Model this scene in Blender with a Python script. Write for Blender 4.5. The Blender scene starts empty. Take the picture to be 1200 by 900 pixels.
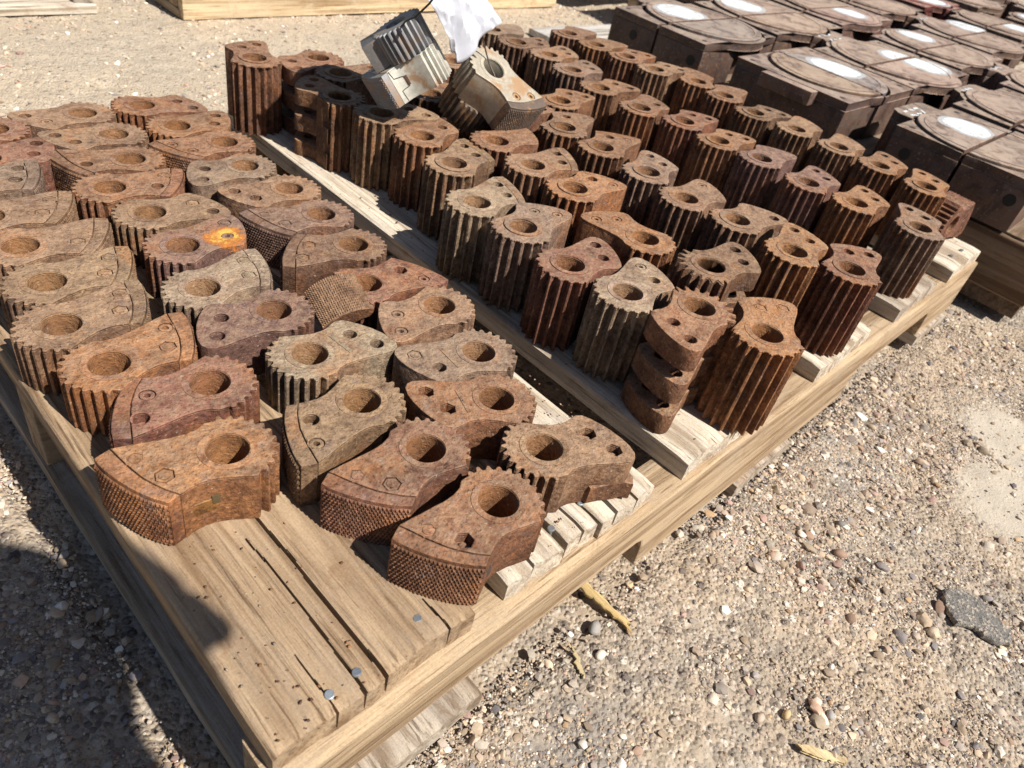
import bpy, math, random
import numpy as np
from mathutils import Matrix, Vector
random.seed(7); RNG = np.random.default_rng(11)
SC = bpy.context.scene
COL = SC.collection

# ------------------------------------------------------------------ camera
CR = ((0.70503205, -0.68419379, 0.18657082), (-0.34048891, -0.55735125, -0.75724956), (0.62209092, 0.47035991, -0.62591089))
CP = (-0.08976, -0.15950, 0.42757)
cam = bpy.data.objects.new('camera', bpy.data.cameras.new('camera'))
COL.objects.link(cam); SC.camera = cam
cam.matrix_world = Matrix(((CR[0][0], -CR[1][0], -CR[2][0], CP[0]), (CR[0][1], -CR[1][1], -CR[2][1], CP[1]),
                           (CR[0][2], -CR[1][2], -CR[2][2], CP[2]), (0, 0, 0, 1)))
cam.data.sensor_width = 36; cam.data.lens = 869.84 / 1200 * 36
cam.data.clip_start = 0.005; cam.data.clip_end = 500
cam.data.dof.use_dof = True; cam.data.dof.focus_distance = 0.62; cam.data.dof.aperture_fstop = 12
# ------------------------------------------------------------------ sky and sun
SUN_EL = 50.0
SUN_AZ = 9.0     # degrees from -Y towards +X
w = bpy.data.worlds.new('World'); SC.world = w; w.use_nodes = True
nt = w.node_tree; nt.nodes.clear()
sky = nt.nodes.new('ShaderNodeTexSky'); sky.sky_type = 'NISHITA'; sky.sun_disc = False
sky.sun_elevation = math.radians(SUN_EL); sky.sun_rotation = math.radians(180 - SUN_AZ)
bg = nt.nodes.new('ShaderNodeBackground'); bg.inputs[1].default_value = 0.05
wo = nt.nodes.new('ShaderNodeOutputWorld')
nt.links.new(sky.outputs[0], bg.inputs[0]); nt.links.new(bg.outputs[0], wo.inputs[0])
sun = bpy.data.objects.new('sun', bpy.data.lights.new('sun', 'SUN')); COL.objects.link(sun)
sun.data.energy = 5.0; sun.data.angle = math.radians(0.53); sun.data.color = (1.0, 0.94, 0.85)
_e, _a = math.radians(SUN_EL), math.radians(SUN_AZ)
sd = Vector((-math.sin(_a) * math.cos(_e), math.cos(_a) * math.cos(_e), -math.sin(_e)))
sun.rotation_euler = sd.to_track_quat('-Z', 'Y').to_euler()
SC.view_settings.view_transform = 'Standard'; SC.view_settings.look = 'None'
SC.view_settings.exposure = 0.52; SC.view_settings.gamma = 1.0
GZ = -0.133

# ------------------------------------------------------------------ helpers
def tag(o, label=None, cat=None, group=None, kind=None):
    if label: o['label'] = label
    if cat: o['category'] = cat
    if group: o['group'] = group
    if kind: o['kind'] = kind
    return o
def link(name, me, mat=None, parent=None, loc=None, color=None):
    o = bpy.data.objects.new(name, me); COL.objects.link(o)
    if mat and me and len(me.materials) == 0: me.materials.append(mat)
    if parent: o.parent = parent
    if loc is not None: o.location = loc
    if color is not None: o.color = (*color, 1)
    return o
def empty(name, loc=(0, 0, 0), rz=0.0):
    o = bpy.data.objects.new(name, None); COL.objects.link(o)
    o.location = loc; o.rotation_euler = (0, 0, rz); o.empty_display_size = .02
    return o
def mesh(name, verts, faces, smooth=None):
    me = bpy.data.meshes.new(name)
    me.from_pydata([tuple(v) for v in verts], [], [tuple(f) for f in faces]); me.update()
    if smooth is not None:
        me.shade_smooth(); me.set_sharp_from_angle(angle=math.radians(smooth))
    return me
def npmesh(name, V, F):
    """fast: V (n,3), F (m,k)"""
    V = np.asarray(V, np.float32); F = np.asarray(F, np.int32); k = F.shape[1]
    me = bpy.data.meshes.new(name)
    me.vertices.add(len(V)); me.vertices.foreach_set('co', V.ravel())
    me.loops.add(F.size); me.loops.foreach_set('vertex_index', F.ravel())
    me.polygons.add(len(F)); me.polygons.foreach_set('loop_start', np.arange(0, F.size, k, dtype=np.int32))
    try: me.polygons.foreach_set('loop_total', np.full(len(F), k, np.int32))
    except Exception: pass
    me.update(calc_edges=True)
    return me
def extrude(name, outlines, z0, z1, bevel=.0007, ang=35):
    """closed 2D outlines (first outer, others holes) -> solid with softened edges, real holes (metres)"""
    cu = bpy.data.curves.new(name + '_c', 'CURVE'); cu.dimensions = '2D'; cu.fill_mode = 'BOTH'
    cu.extrude = max((z1 - z0) / 2 - bevel, 1e-5); cu.bevel_depth = bevel; cu.bevel_resolution = 1; cu.offset = -bevel
    for o in outlines:
        s = cu.splines.new('POLY'); s.points.add(len(o) - 1)
        for i, p in enumerate(o): s.points[i].co = (p[0], p[1], 0, 1)
        s.use_cyclic_u = True
    ob = bpy.data.objects.new(name + '_t', cu); COL.objects.link(ob)
    dg = bpy.context.evaluated_depsgraph_get(); dg.update()
    me = bpy.data.meshes.new_from_object(ob.evaluated_get(dg))
    bpy.data.objects.remove(ob); bpy.data.curves.remove(cu)
    me.name = name
    me.transform(Matrix.Translation((0, 0, (z0 + z1) / 2)))
    me.materials.clear()
    me.shade_smooth(); me.set_sharp_from_angle(angle=math.radians(ang))
    return me
def circ(cx, cy, r, n=28, a0=0.0):
    return [(cx + r * math.cos(a0 + 2 * math.pi * i / n), cy + r * math.sin(a0 + 2 * math.pi * i / n)) for i in range(n)]
def join(name, metas):
    """join several meshes into one"""
    import bmesh
    bm = bmesh.new()
    for m in metas: bm.from_mesh(m)
    me = bpy.data.meshes.new(name); bm.to_mesh(me); bm.free()
    return me
def box(x0, x1, y0, y1, z0, z1, b=.002, name='box'):
    """box with chamfered vertical and top edges"""
    import bmesh
    bm = bmesh.new(); bmesh.ops.create_cube(bm, size=1)
    bmesh.ops.scale(bm, vec=(x1 - x0, y1 - y0, z1 - z0), verts=bm.verts)
    bmesh.ops.translate(bm, vec=((x0 + x1) / 2, (y0 + y1) / 2, (z0 + z1) / 2), verts=bm.verts)
    if b: bmesh.ops.bevel(bm, geom=list(bm.edges), offset=b, segments=2, affect='EDGES', profile=.6)
    me = bpy.data.meshes.new(name); bm.to_mesh(me); bm.free()
    me.shade_smooth(); me.set_sharp_from_angle(angle=math.radians(40))
    return me
def tube(name, pts, r, n=8):
    V = []; F = []
    P = [Vector(p) for p in pts]
    for i, p in enumerate(P):
        d = (P[min(i + 1, len(P) - 1)] - P[max(i - 1, 0)]).normalized()
        a = d.orthogonal().normalized() if i == 0 else (a - d * a.dot(d)).normalized()
        b = d.cross(a)
        for k in range(n):
            t = 2 * math.pi * k / n; V.append(p + a * r * math.cos(t) + b * r * math.sin(t))
    for i in range(len(P) - 1):
        for k in range(n): F.append((i * n + k, i * n + (k + 1) % n, (i + 1) * n + (k + 1) % n, (i + 1) * n + k))
    F.append(tuple(range(n))[::-1]); F.append(tuple((len(P) - 1) * n + k for k in range(n)))
    return mesh(name, V, F, 50)
# value noise in numpy
_tab = RNG.random((256, 256))
def vnoise(x, y, s, seed=0):
    x = np.asarray(x) * s + seed * 17.3; y = np.asarray(y) * s + seed * 5.1
    xi = np.floor(x).astype(int); yi = np.floor(y).astype(int); fx = x - xi; fy = y - yi
    fx = fx * fx * (3 - 2 * fx); fy = fy * fy * (3 - 2 * fy)
    t = lambda a, b: _tab[a % 256, b % 256]
    return (t(xi, yi) * (1 - fx) + t(xi + 1, yi) * fx) * (1 - fy) + (t(xi, yi + 1) * (1 - fx) + t(xi + 1, yi + 1) * fx) * fy - .5

# ------------------------------------------------------------------ materials
class NT:
    def __init__(s, name):
        s.m = bpy.data.materials.new(name); s.m.use_nodes = True; s.t = s.m.node_tree; s.t.nodes.clear()
        s.out = s.n('ShaderNodeOutputMaterial'); s.b = s.n('ShaderNodeBsdfPrincipled'); s.l(s.b.outputs[0], s.out.inputs[0])
    def n(s, t, **k):
        x = s.t.nodes.new(t)
        for a, b in k.items(): setattr(x, a, b)
        return x
    def l(s, a, b): s.t.links.new(a, b)
    def noise(s, vec, scale, detail=4, rough=.6, dist=0.0):
        x = s.n('ShaderNodeTexNoise'); s.l(vec, x.inputs['Vector']); x.inputs['Scale'].default_value = scale
        x.inputs['Detail'].default_value = detail; x.inputs['Roughness'].default_value = rough; x.inputs['Distortion'].default_value = dist
        return x.outputs['Fac']
    def voro(s, vec, scale, out='Distance', feature='F1'):
        x = s.n('ShaderNodeTexVoronoi', feature=feature); s.l(vec, x.inputs['Vector']); x.inputs['Scale'].default_value = scale
        return x.outputs[out]
    def ramp(s, fac, *stops):
        x = s.n('ShaderNodeValToRGB'); s.l(fac, x.inputs[0]); e = x.color_ramp.elements
        while len(e) < len(stops): e.new(.5)
        for i, (p, c) in enumerate(stops):
            e[i].position = p; e[i].color = (*c, 1) if not isinstance(c, (int, float)) else (c, c, c, 1)
        return x.outputs[0]
    def mix(s, fac, a, b, mode='MIX'):
        x = s.n('ShaderNodeMix', data_type='RGBA', blend_type=mode)
        for k, v in ((0, fac), (6, a), (7, b)):
            if isinstance(v, (int, float)): x.inputs[k].default_value = v if k == 0 else (v, v, v, 1)
            elif isinstance(v, tuple): x.inputs[k].default_value = (*v, 1)
            else: s.l(v, x.inputs[k])
        return x.outputs[2]
    def math(s, op, a, b=0.0, clamp=False):
        x = s.n('ShaderNodeMath', operation=op, use_clamp=clamp)
        for i, v in enumerate((a, b)):
            if isinstance(v, (int, float)): x.inputs[i].default_value = v
            else: s.l(v, x.inputs[i])
        return x.outputs[0]
    def bump(s, h, strength, dist, prev=None):
        x = s.n('ShaderNodeBump'); x.inputs['Strength'].default_value = strength; x.inputs['Distance'].default_value = dist
        s.l(h, x.inputs['Height'])
        if prev: s.l(prev, x.inputs['Normal'])
        return x.outputs[0]
    def vec(s, rnd=True, scale=(1, 1, 1)):
        tc = s.n('ShaderNodeTexCoord'); mp = s.n('ShaderNodeMapping'); mp.inputs['Scale'].default_value = scale
        s.l(tc.outputs['Object'], mp.inputs['Vector'])
        if rnd:
            oi = s.n('ShaderNodeObjectInfo'); k = s.math('MULTIPLY', oi.outputs['Random'], 37.0)
            cb = s.n('ShaderNodeCombineXYZ'); s.l(k, cb.inputs[0]); s.l(k, cb.inputs[1]); s.l(k, cb.inputs[2])
            s.l(cb.outputs[0], mp.inputs['Location'])
        return mp.outputs[0]

def rust_material(name, dust=.62, metal=0.0, rough=.8, specks=.5, paint=None, bore=.5):
    N = NT(name); v = N.vec(); oi = N.n('ShaderNodeObjectInfo'); col = oi.outputs['Color']
    n1 = N.noise(v, 38, 6, .65, .3); n2 = N.noise(v, 130, 6, .7); n3 = N.noise(v, 14, 3, .6, .5); n4 = N.noise(v, 420, 3, .6)
    dark = N.mix(1.0, col, (.42, .36, .36), 'MULTIPLY')
    c = N.mix(N.ramp(n1, (.36, 0), (.6, 1)), dark, col)
    # orange fresh rust blotches
    c = N.mix(N.math('MULTIPLY', N.ramp(n3, (.53, 0), (.68, 1)), .5), c, (.36, .145, .045))
    # greyish scale
    n5 = N.noise(v, 60, 5, .75, .6)
    c = N.mix(N.math('MULTIPLY', N.ramp(n5, (.55, 0), (.64, 1)), .5), c, (.17, .125, .12))
    c = N.mix(1.0, c, N.ramp(N.noise(v, 240, 5, .75), (.32, (.42, .38, .36)), (.5, (.98, .98, .98)), (.68, (1.55, 1.5, 1.45))), 'MULTIPLY')
    # settled dust on upward faces; sides tinted darker as painted shade
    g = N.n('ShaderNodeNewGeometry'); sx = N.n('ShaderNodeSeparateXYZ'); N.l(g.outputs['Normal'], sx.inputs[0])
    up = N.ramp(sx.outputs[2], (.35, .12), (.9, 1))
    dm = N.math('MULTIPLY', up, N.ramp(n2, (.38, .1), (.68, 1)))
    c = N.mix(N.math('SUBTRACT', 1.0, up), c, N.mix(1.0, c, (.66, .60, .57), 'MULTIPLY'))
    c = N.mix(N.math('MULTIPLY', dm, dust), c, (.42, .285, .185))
    tco = N.n('ShaderNodeTexCoord'); sxy = N.n('ShaderNodeSeparateXYZ'); N.l(tco.outputs['Object'], sxy.inputs[0])
    rad = N.math('SQRT', N.math('ADD', N.math('MULTIPLY', sxy.outputs[0], sxy.outputs[0]), N.math('MULTIPLY', sxy.outputs[1], sxy.outputs[1])))
    inb = N.math('LESS_THAN', rad, .01425)
    c = N.mix(N.math('MULTIPLY', inb, N.ramp(n1, (.3, bore * .4), (.6, bore))), c, (.32, .155, .06))
    # pale chipped specks, dark pits
    c = N.mix(N.math('MULTIPLY', N.ramp(n4, (.64, 0), (.72, 1)), specks), c, (.58, .48, .38))
    c = N.mix(N.math('MULTIPLY', N.ramp(n4, (.30, 1), (.40, 0)), .75), c, (.045, .026, .018))
    if paint:
        tc = N.n('ShaderNodeTexCoord'); vd = N.n('ShaderNodeVectorMath', operation='DISTANCE'); N.l(tc.outputs['Object'], vd.inputs[0]); vd.inputs[1].default_value = paint
        d = N.math('ADD', N.math('MULTIPLY', vd.outputs['Value'], 23.0), N.math('MULTIPLY', N.noise(v, 110, 5, .7), .9))
        c = N.mix(N.math('MULTIPLY', N.ramp(d, (.80, 1), (.92, 0)), .85), c, N.mix(N.ramp(d, (.62, 1), (.74, 0)), (.50, .17, .03), (.68, .42, .08)))
    N.l(c, N.b.inputs['Base Color']); N.b.inputs['Roughness'].default_value = rough; N.b.inputs['Metallic'].default_value = metal
    N.l(N.ramp(n1, (.3, rough + .1), (.7, rough - .12)), N.b.inputs['Roughness'])
    N.b.inputs['Specular IOR Level'].default_value = .25
    pit = N.ramp(N.voro(v, 260), (.05, 0), (.35, 1))
    b1 = N.bump(n1, .7, .0034); b2 = N.bump(n2, 1.0, .0020, b1); b3 = N.bump(pit, .5, .0006, b2); b4 = N.bump(n4, 1.0, .0008, b3)
    N.l(b4, N.b.inputs['Normal'])
    return N.m
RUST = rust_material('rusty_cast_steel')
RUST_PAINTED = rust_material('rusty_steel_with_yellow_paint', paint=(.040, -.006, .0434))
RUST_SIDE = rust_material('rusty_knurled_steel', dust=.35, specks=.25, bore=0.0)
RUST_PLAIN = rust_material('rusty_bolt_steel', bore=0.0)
def block_material():
    N = NT('worn_block_steel'); v = N.vec(); oi = N.n('ShaderNodeObjectInfo'); col = oi.outputs['Color']
    n1 = N.noise(v, 9, 5, .65, .4); n2 = N.noise(v, 60, 6, .7); n3 = N.noise(v, 240, 3, .6)
    c = N.mix(N.ramp(n1, (.35, 0), (.65, 1)), N.mix(1.0, col, (.55, .5, .52), 'MULTIPLY'), col)
    c = N.mix(N.math('MULTIPLY', N.ramp(n2, (.48, 0), (.60, 1)), .55), c, (.30, .15, .075))
    n7 = N.noise(v, 22, 6, .75, .8); c = N.mix(N.math('MULTIPLY', N.ramp(n7, (.50, 0), (.58, 1)), .7), c, (.10, .065, .055))
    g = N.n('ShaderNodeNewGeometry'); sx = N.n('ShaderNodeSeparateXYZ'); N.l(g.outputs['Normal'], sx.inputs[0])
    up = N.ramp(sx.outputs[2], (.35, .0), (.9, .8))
    c = N.mix(N.math('SUBTRACT', 1.0, up), c, N.mix(1.0, c, (.42, .39, .39), 'MULTIPLY'))  # side faces darkened in the colour to stand in for shade
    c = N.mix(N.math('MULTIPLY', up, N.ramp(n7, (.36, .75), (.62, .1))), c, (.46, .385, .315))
    c = N.mix(N.math('MULTIPLY', N.ramp(n3, (.62, 0), (.7, 1)), .35), c, (.5, .44, .38))
    N.l(c, N.b.inputs['Base Color']); N.b.inputs['Roughness'].default_value = .62; N.b.inputs['Specular IOR Level'].default_value = .3
    N.l(N.bump(n3, .4, .0006, N.bump(n2, .35, .001)), N.b.inputs['Normal']); return N.m
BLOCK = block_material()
def white_material():
    N = NT('mottled_white'); v = N.vec(); n = N.noise(v, 90, 6, .75)
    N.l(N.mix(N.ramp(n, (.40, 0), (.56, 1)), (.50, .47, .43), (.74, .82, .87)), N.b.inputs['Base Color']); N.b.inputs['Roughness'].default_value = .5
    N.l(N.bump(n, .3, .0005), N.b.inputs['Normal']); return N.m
WHITE = white_material()  # mottled white, shared by the disc ovals and the marker strokes
def steel_material():
    N = NT('painted_galvanised_jaw'); v = N.vec(); n = N.noise(v, 30, 5, .7, .4); n2 = N.noise(v, 150, 5, .7)
    oi = N.n('ShaderNodeObjectInfo')
    c = N.mix(N.ramp(n2, (.35, 0), (.65, 1)), N.mix(1.0, oi.outputs['Color'], (.72, .73, .74), 'MULTIPLY'), oi.outputs['Color'])
    c = N.mix(N.math('MULTIPLY', N.ramp(n, (.52, 0), (.62, 1)), .8), c, (.36, .20, .09))
    N.l(c, N.b.inputs['Base Color']); N.b.inputs['Roughness'].default_value = .55; N.b.inputs['Metallic'].default_value = .15
    N.l(N.bump(n2, .3, .0006), N.b.inputs['Normal']); return N.m
STEEL = steel_material()
def wood_material(name, axis, rough=.85):
    N = NT(name); sc = (1, .035, 1) if axis == 'y' else (.035, 1, 1)
    v = N.vec(True, sc); v2 = N.vec(True); oi = N.n('ShaderNodeObjectInfo'); col = oi.outputs['Color']
    n1 = N.noise(v, 55, 5, .6, .8); n2 = N.noise(v, 320, 5, .7, .3); n3 = N.noise(v2, 9, 4, .6); n4 = N.noise(v2, 700, 2, .5)
    c = N.mix(N.ramp(n1, (.38, 0), (.58, 1)), N.mix(1.0, col, (.52, .45, .39), 'MULTIPLY'), N.mix(1.0, col, (1.14, 1.13, 1.12), 'MULTIPLY'))
    c = N.mix(N.math('MULTIPLY', N.ramp(n2, (.34, 1), (.47, 0)), .9), c, N.mix(1.0, col, (.30, .25, .21), 'MULTIPLY'))
    c = N.mix(N.math('MULTIPLY', N.ramp(n3, (.5, 0), (.68, 1)), .45), c, N.mix(1.0, col, (.8, .78, .78), 'MULTIPLY'))
    c = N.mix(N.math('MULTIPLY', N.ramp(n2, (.6, 0), (.72, 1)), .4), c, N.mix(1.0, col, (1.35, 1.35, 1.35), 'MULTIPLY'))
    n6 = N.noise(N.vec(True, (1, .3, 1) if axis == 'y' else (.3, 1, 1)), 34, 6, .75, .6)
    c = N.mix(N.math('MULTIPLY', N.ramp(n6, (.5, 0), (.62, 1)), .5), c, N.mix(1.0, col, (.95, 1.0, 1.1), 'MULTIPLY'))
    c = N.mix(N.math('MULTIPLY', N.ramp(n6, (.30, 1), (.42, 0)), .5), c, N.mix(1.0, col, (.52, .43, .36), 'MULTIPLY'))
    c = N.mix(N.math('MULTIPLY', N.ramp(N.noise(v2, 16, 6, .75, .5), (.56, 0), (.68, 1)), .45), c, (.20, .10, .05))   # rust-coloured stains
    c = N.mix(1.0, c, N.ramp(n4, (.3, .88), (.7, 1.10)), 'MULTIPLY')
    N.l(c, N.b.inputs['Base Color']); N.b.inputs['Roughness'].default_value = rough; N.b.inputs['Specular IOR Level'].default_value = .2
    N.l(N.bump(n4, .4, .0004, N.bump(n2, 1.0, .0016, N.bump(n1, .5, .002))), N.b.inputs['Normal']); return N.m
WOOD_Y = wood_material('weathered_deck_wood', 'y'); WOOD_X = wood_material('weathered_stringer_wood', 'x')
def ground_material():
    N = NT('caliche_gravel'); v = N.vec(False)
    a = N.noise(v, 5, 5, .6, .3); b = N.noise(v, 24, 6, .7); f = N.noise(v, 600, 3, .7)
    c = N.mix(N.ramp(a, (.38, 0), (.62, 1)), (.31, .285, .25), (.47, .37, .265))
    c = N.mix(N.math('MULTIPLY', N.ramp(b, (.45, 0), (.65, 1)), .6), c, (.50, .40, .29))
    ve = N.n('ShaderNodeTexVoronoi'); N.l(v, ve.inputs['Vector']); ve.inputs['Scale'].default_value = 230
    hs = N.n('ShaderNodeSeparateColor'); N.l(ve.outputs['Color'], hs.inputs[0])
    gr = N.ramp(hs.outputs[0], (0, (.06, .05, .045)), (.3, (.19, .155, .13)), (.5, (.47, .375, .28)), (.8, (.31, .255, .215)), (1, (.72, .64, .55)))
    c = N.mix(N.ramp(N.noise(v, 70, 4, .7), (.4, .15), (.6, .75)), c, gr)
    v2 = N.n('ShaderNodeTexVoronoi'); N.l(v, v2.inputs['Vector']); v2.inputs['Scale'].default_value = 90
    h2 = N.n('ShaderNodeSeparateColor'); N.l(v2.outputs['Color'], h2.inputs[0])
    g2 = N.ramp(h2.outputs[1], (0, (.11, .09, .085)), (.3, (.28, .23, .19)), (.7, (.46, .37, .28)), (1, (.66, .6, .52)))
    sel = N.math('MULTIPLY', N.ramp(h2.outputs[0], (.68, 0), (.70, 1)), N.ramp(v2.outputs['Distance'], (.40, 1), (.46, 0)))
    c = N.mix(N.math('MULTIPLY', sel, .85), c, g2)
    tg = N.n('ShaderNodeTexCoord'); sg = N.n('ShaderNodeSeparateXYZ'); N.l(tg.outputs['Object'], sg.inputs[0])
    sandy = N.ramp(N.math('ADD', sg.outputs[1], N.math('MULTIPLY', N.noise(v, 3, 3), .3)), (.72, 0), (1.0, 1))
    c = N.mix(N.math('MULTIPLY', sandy, .55), c, N.mix(N.ramp(f, (.35, .4), (.6, 0)), (.58, .49, .37), (.36, .29, .22)))
    # smooth scabs of old concrete and grey asphalt showing through the dirt
    nn = N.math('MULTIPLY', N.noise(v, 22, 6, .7), .10); tc = N.n('ShaderNodeTexCoord'); keep = None
    for (cx, cy, r, colr) in ((.86, -.235, .115, (.501, .445, .37)), (1.00, -.205, .115, (.501, .445, .37)), (.245, -.155, .062, (.52, .44, .34)), (.20, -.095, .085, (.25, .235, .22)), (.50, -.02, .06, (.36, .34, .32)), (.75, -.06, .08, (.40, .37, .33))):
        vd = N.n('ShaderNodeVectorMath', operation='DISTANCE'); N.l(tc.outputs['Object'], vd.inputs[0]); vd.inputs[1].default_value = (cx, cy, GZ)
        mk = N.ramp(N.math('ADD', vd.outputs['Value'], nn), (r - .012, 1), (r + .035, 0))
        c = N.mix(N.math('MULTIPLY', mk, .88 if colr[0] > .5 else .75), c, N.mix(N.ramp(f, (.3, .35), (.6, 0)), colr, tuple(x * .7 for x in colr)))
        if colr[0] > .5: keep = mk if keep is None else N.math('MAXIMUM', keep, mk)
    flat = N.math('SUBTRACT', 1.0, N.math('MULTIPLY', keep, .85))
    N.l(c, N.b.inputs['Base Color']); N.b.inputs['Roughness'].default_value = .95; N.b.inputs['Specular IOR Level'].default_value = .15
    dome = N.math('MULTIPLY', N.ramp(ve.outputs['Distance'], (0, 1), (.6, 0)), flat); dome2 = N.math('MULTIPLY', N.math('MULTIPLY', N.ramp(v2.outputs['Distance'], (0, 1), (.46, 0)), sel), flat)
    N.l(N.bump(f, .8, .0009, N.bump(dome, .9, .0022, N.bump(dome2, .9, .0045, N.bump(b, .6, .006)))), N.b.inputs['Normal']); return N.m
GROUND = ground_material()
def stone_material():
    N = NT('loose_stone'); at = N.n('ShaderNodeAttribute'); at.attribute_name = 'col'; v = N.vec(False); n = N.noise(v, 500, 4, .7)
    N.l(N.mix(N.ramp(n, (.35, .35), (.6, 0)), at.outputs['Color'], N.mix(1.0, at.outputs['Color'], (.5, .45, .42), 'MULTIPLY')), N.b.inputs['Base Color'])
    N.b.inputs['Roughness'].default_value = .85; N.b.inputs['Specular IOR Level'].default_value = .25
    N.l(N.bump(n, .4, .0005), N.b.inputs['Normal']); return N.m
STONE = stone_material()
def tint_material(name, rough=.8, scale=300, amt=.35, bump=.0006, metal=0.0):
    N = NT(name); v = N.vec(); oi = N.n('ShaderNodeObjectInfo'); n = N.noise(v, scale, 5, .7); n1 = N.noise(v, scale * .15, 3, .6)
    c = N.mix(N.ramp(n, (.35, amt), (.65, 0)), oi.outputs['Color'], N.mix(1.0, oi.outputs['Color'], (.45, .42, .4), 'MULTIPLY'))
    c = N.mix(N.ramp(n1, (.4, amt * .7), (.6, 0)), c, N.mix(1.0, oi.outputs['Color'], (.7, .68, .66), 'MULTIPLY'))
    N.l(c, N.b.inputs['Base Color']); N.b.inputs['Roughness'].default_value = rough; N.b.inputs['Metallic'].default_value = metal
    N.l(N.bump(n, .6, bump), N.b.inputs['Normal']); return N.m
MINERAL = tint_material('mineral_surface'); PAPER = tint_material('white_paper', .7, 60, .06, .0008)
NAIL = tint_material('galvanised_nail', .4, 600, .4, .0002, .7); WIRE = tint_material('black_wire', .45, 300, .3, .0001, .3)
SKIN = tint_material('skin', .55, 400, .08, .0002); CLOTH = tint_material('work_cloth', .9, 900, .25, .0004)

# ------------------------------------------------------------------ ground
def axis(lo, hi, step, far, n):
    core = np.arange(lo, hi, step); t = np.linspace(0, 1, n)[1:] ** 2.5
    return np.concatenate([(lo - far * t)[::-1], core, core[-1] + far * t])
gx = axis(-.55, 2.6, .0085, 60, 26); gy = axis(-.5, 2.1, .0085, 60, 26)
X, Y = np.meshgrid(gx, gy)
near = (np.abs(X) < 3.2) & (np.abs(Y) < 3.2)
def ground_h(X, Y):
    return (.010 * vnoise(X, Y, 3.1, 1) + .007 * vnoise(X, Y, 11, 2) + .005 * vnoise(X, Y, 37, 3) + .0022 * vnoise(X, Y, 105, 4))
H = ground_h(X, Y)
inp = (X > -.03) & (X < 1.25) & (Y > -.02) & (Y < .83) | (X > 1.3) & (X < 2.9) & (Y > -.12) & (Y < 1.3)
Z = GZ - .004 + np.where(near, np.minimum(H, .004), 0) - np.where(inp, .006, 0)
idx = np.arange(X.size).reshape(X.shape)
gF = np.stack([idx[:-1, :-1], idx[:-1, 1:], idx[1:, 1:], idx[1:, :-1]], -1).reshape(-1, 4)
gm = npmesh('ground', np.stack([X, Y, Z], -1).reshape(-1, 3), gF); gm.shade_smooth()
link('ground', gm, GROUND)['kind'] = 'structure'
def blob(name, pts, z, thick, mat, color, jit=.004):
    n = len(pts); P = []
    for i in range(n):
        a = np.array(pts[i]); b = np.array(pts[(i + 1) % n])
        for k in range(6):
            q = a + (b - a) * k / 6; P.append((q[0] + random.uniform(-jit, jit), q[1] + random.uniform(-jit, jit)))
    me = extrude(name, [P], 0, thick, thick * .3)
    return link(name, me, mat, None, (0, 0, z), color)

# loose stones scattered over the dirt
ico_v = None
def ico():
    import bmesh
    bm = bmesh.new(); bmesh.ops.create_icosphere(bm, subdivisions=1, radius=1)
    V = np.array([v.co[:] for v in bm.verts]); F = np.array([[v.index for v in f.verts] for f in bm.faces]); bm.free(); return V, F
IV, IF = ico()
def ico2():
    import bmesh
    bm = bmesh.new(); bmesh.ops.create_icosphere(bm, subdivisions=2, radius=1)
    V = np.array([v.co[:] for v in bm.verts]); F = np.array([[v.index for v in f.verts] for f in bm.faces]); bm.free(); return V, F
IV2, IF2 = ico2()
PAL = 1.08 * np.array([(.52, .42, .31), (.46, .36, .26), (.60, .53, .44), (.40, .31, .24), (.36, .31, .27), (.30, .27, .26), (.44, .30, .22),
                (.70, .66, .60), (.22, .20, .20), (.50, .34, .20), (.40, .27, .23), (.55, .46, .38)])
PW = np.array([5, 5, 4, 3, 3, 2, 1.5, 1.2, 1.2, .8, 1, 3]); PW = PW / PW.sum()
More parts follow.
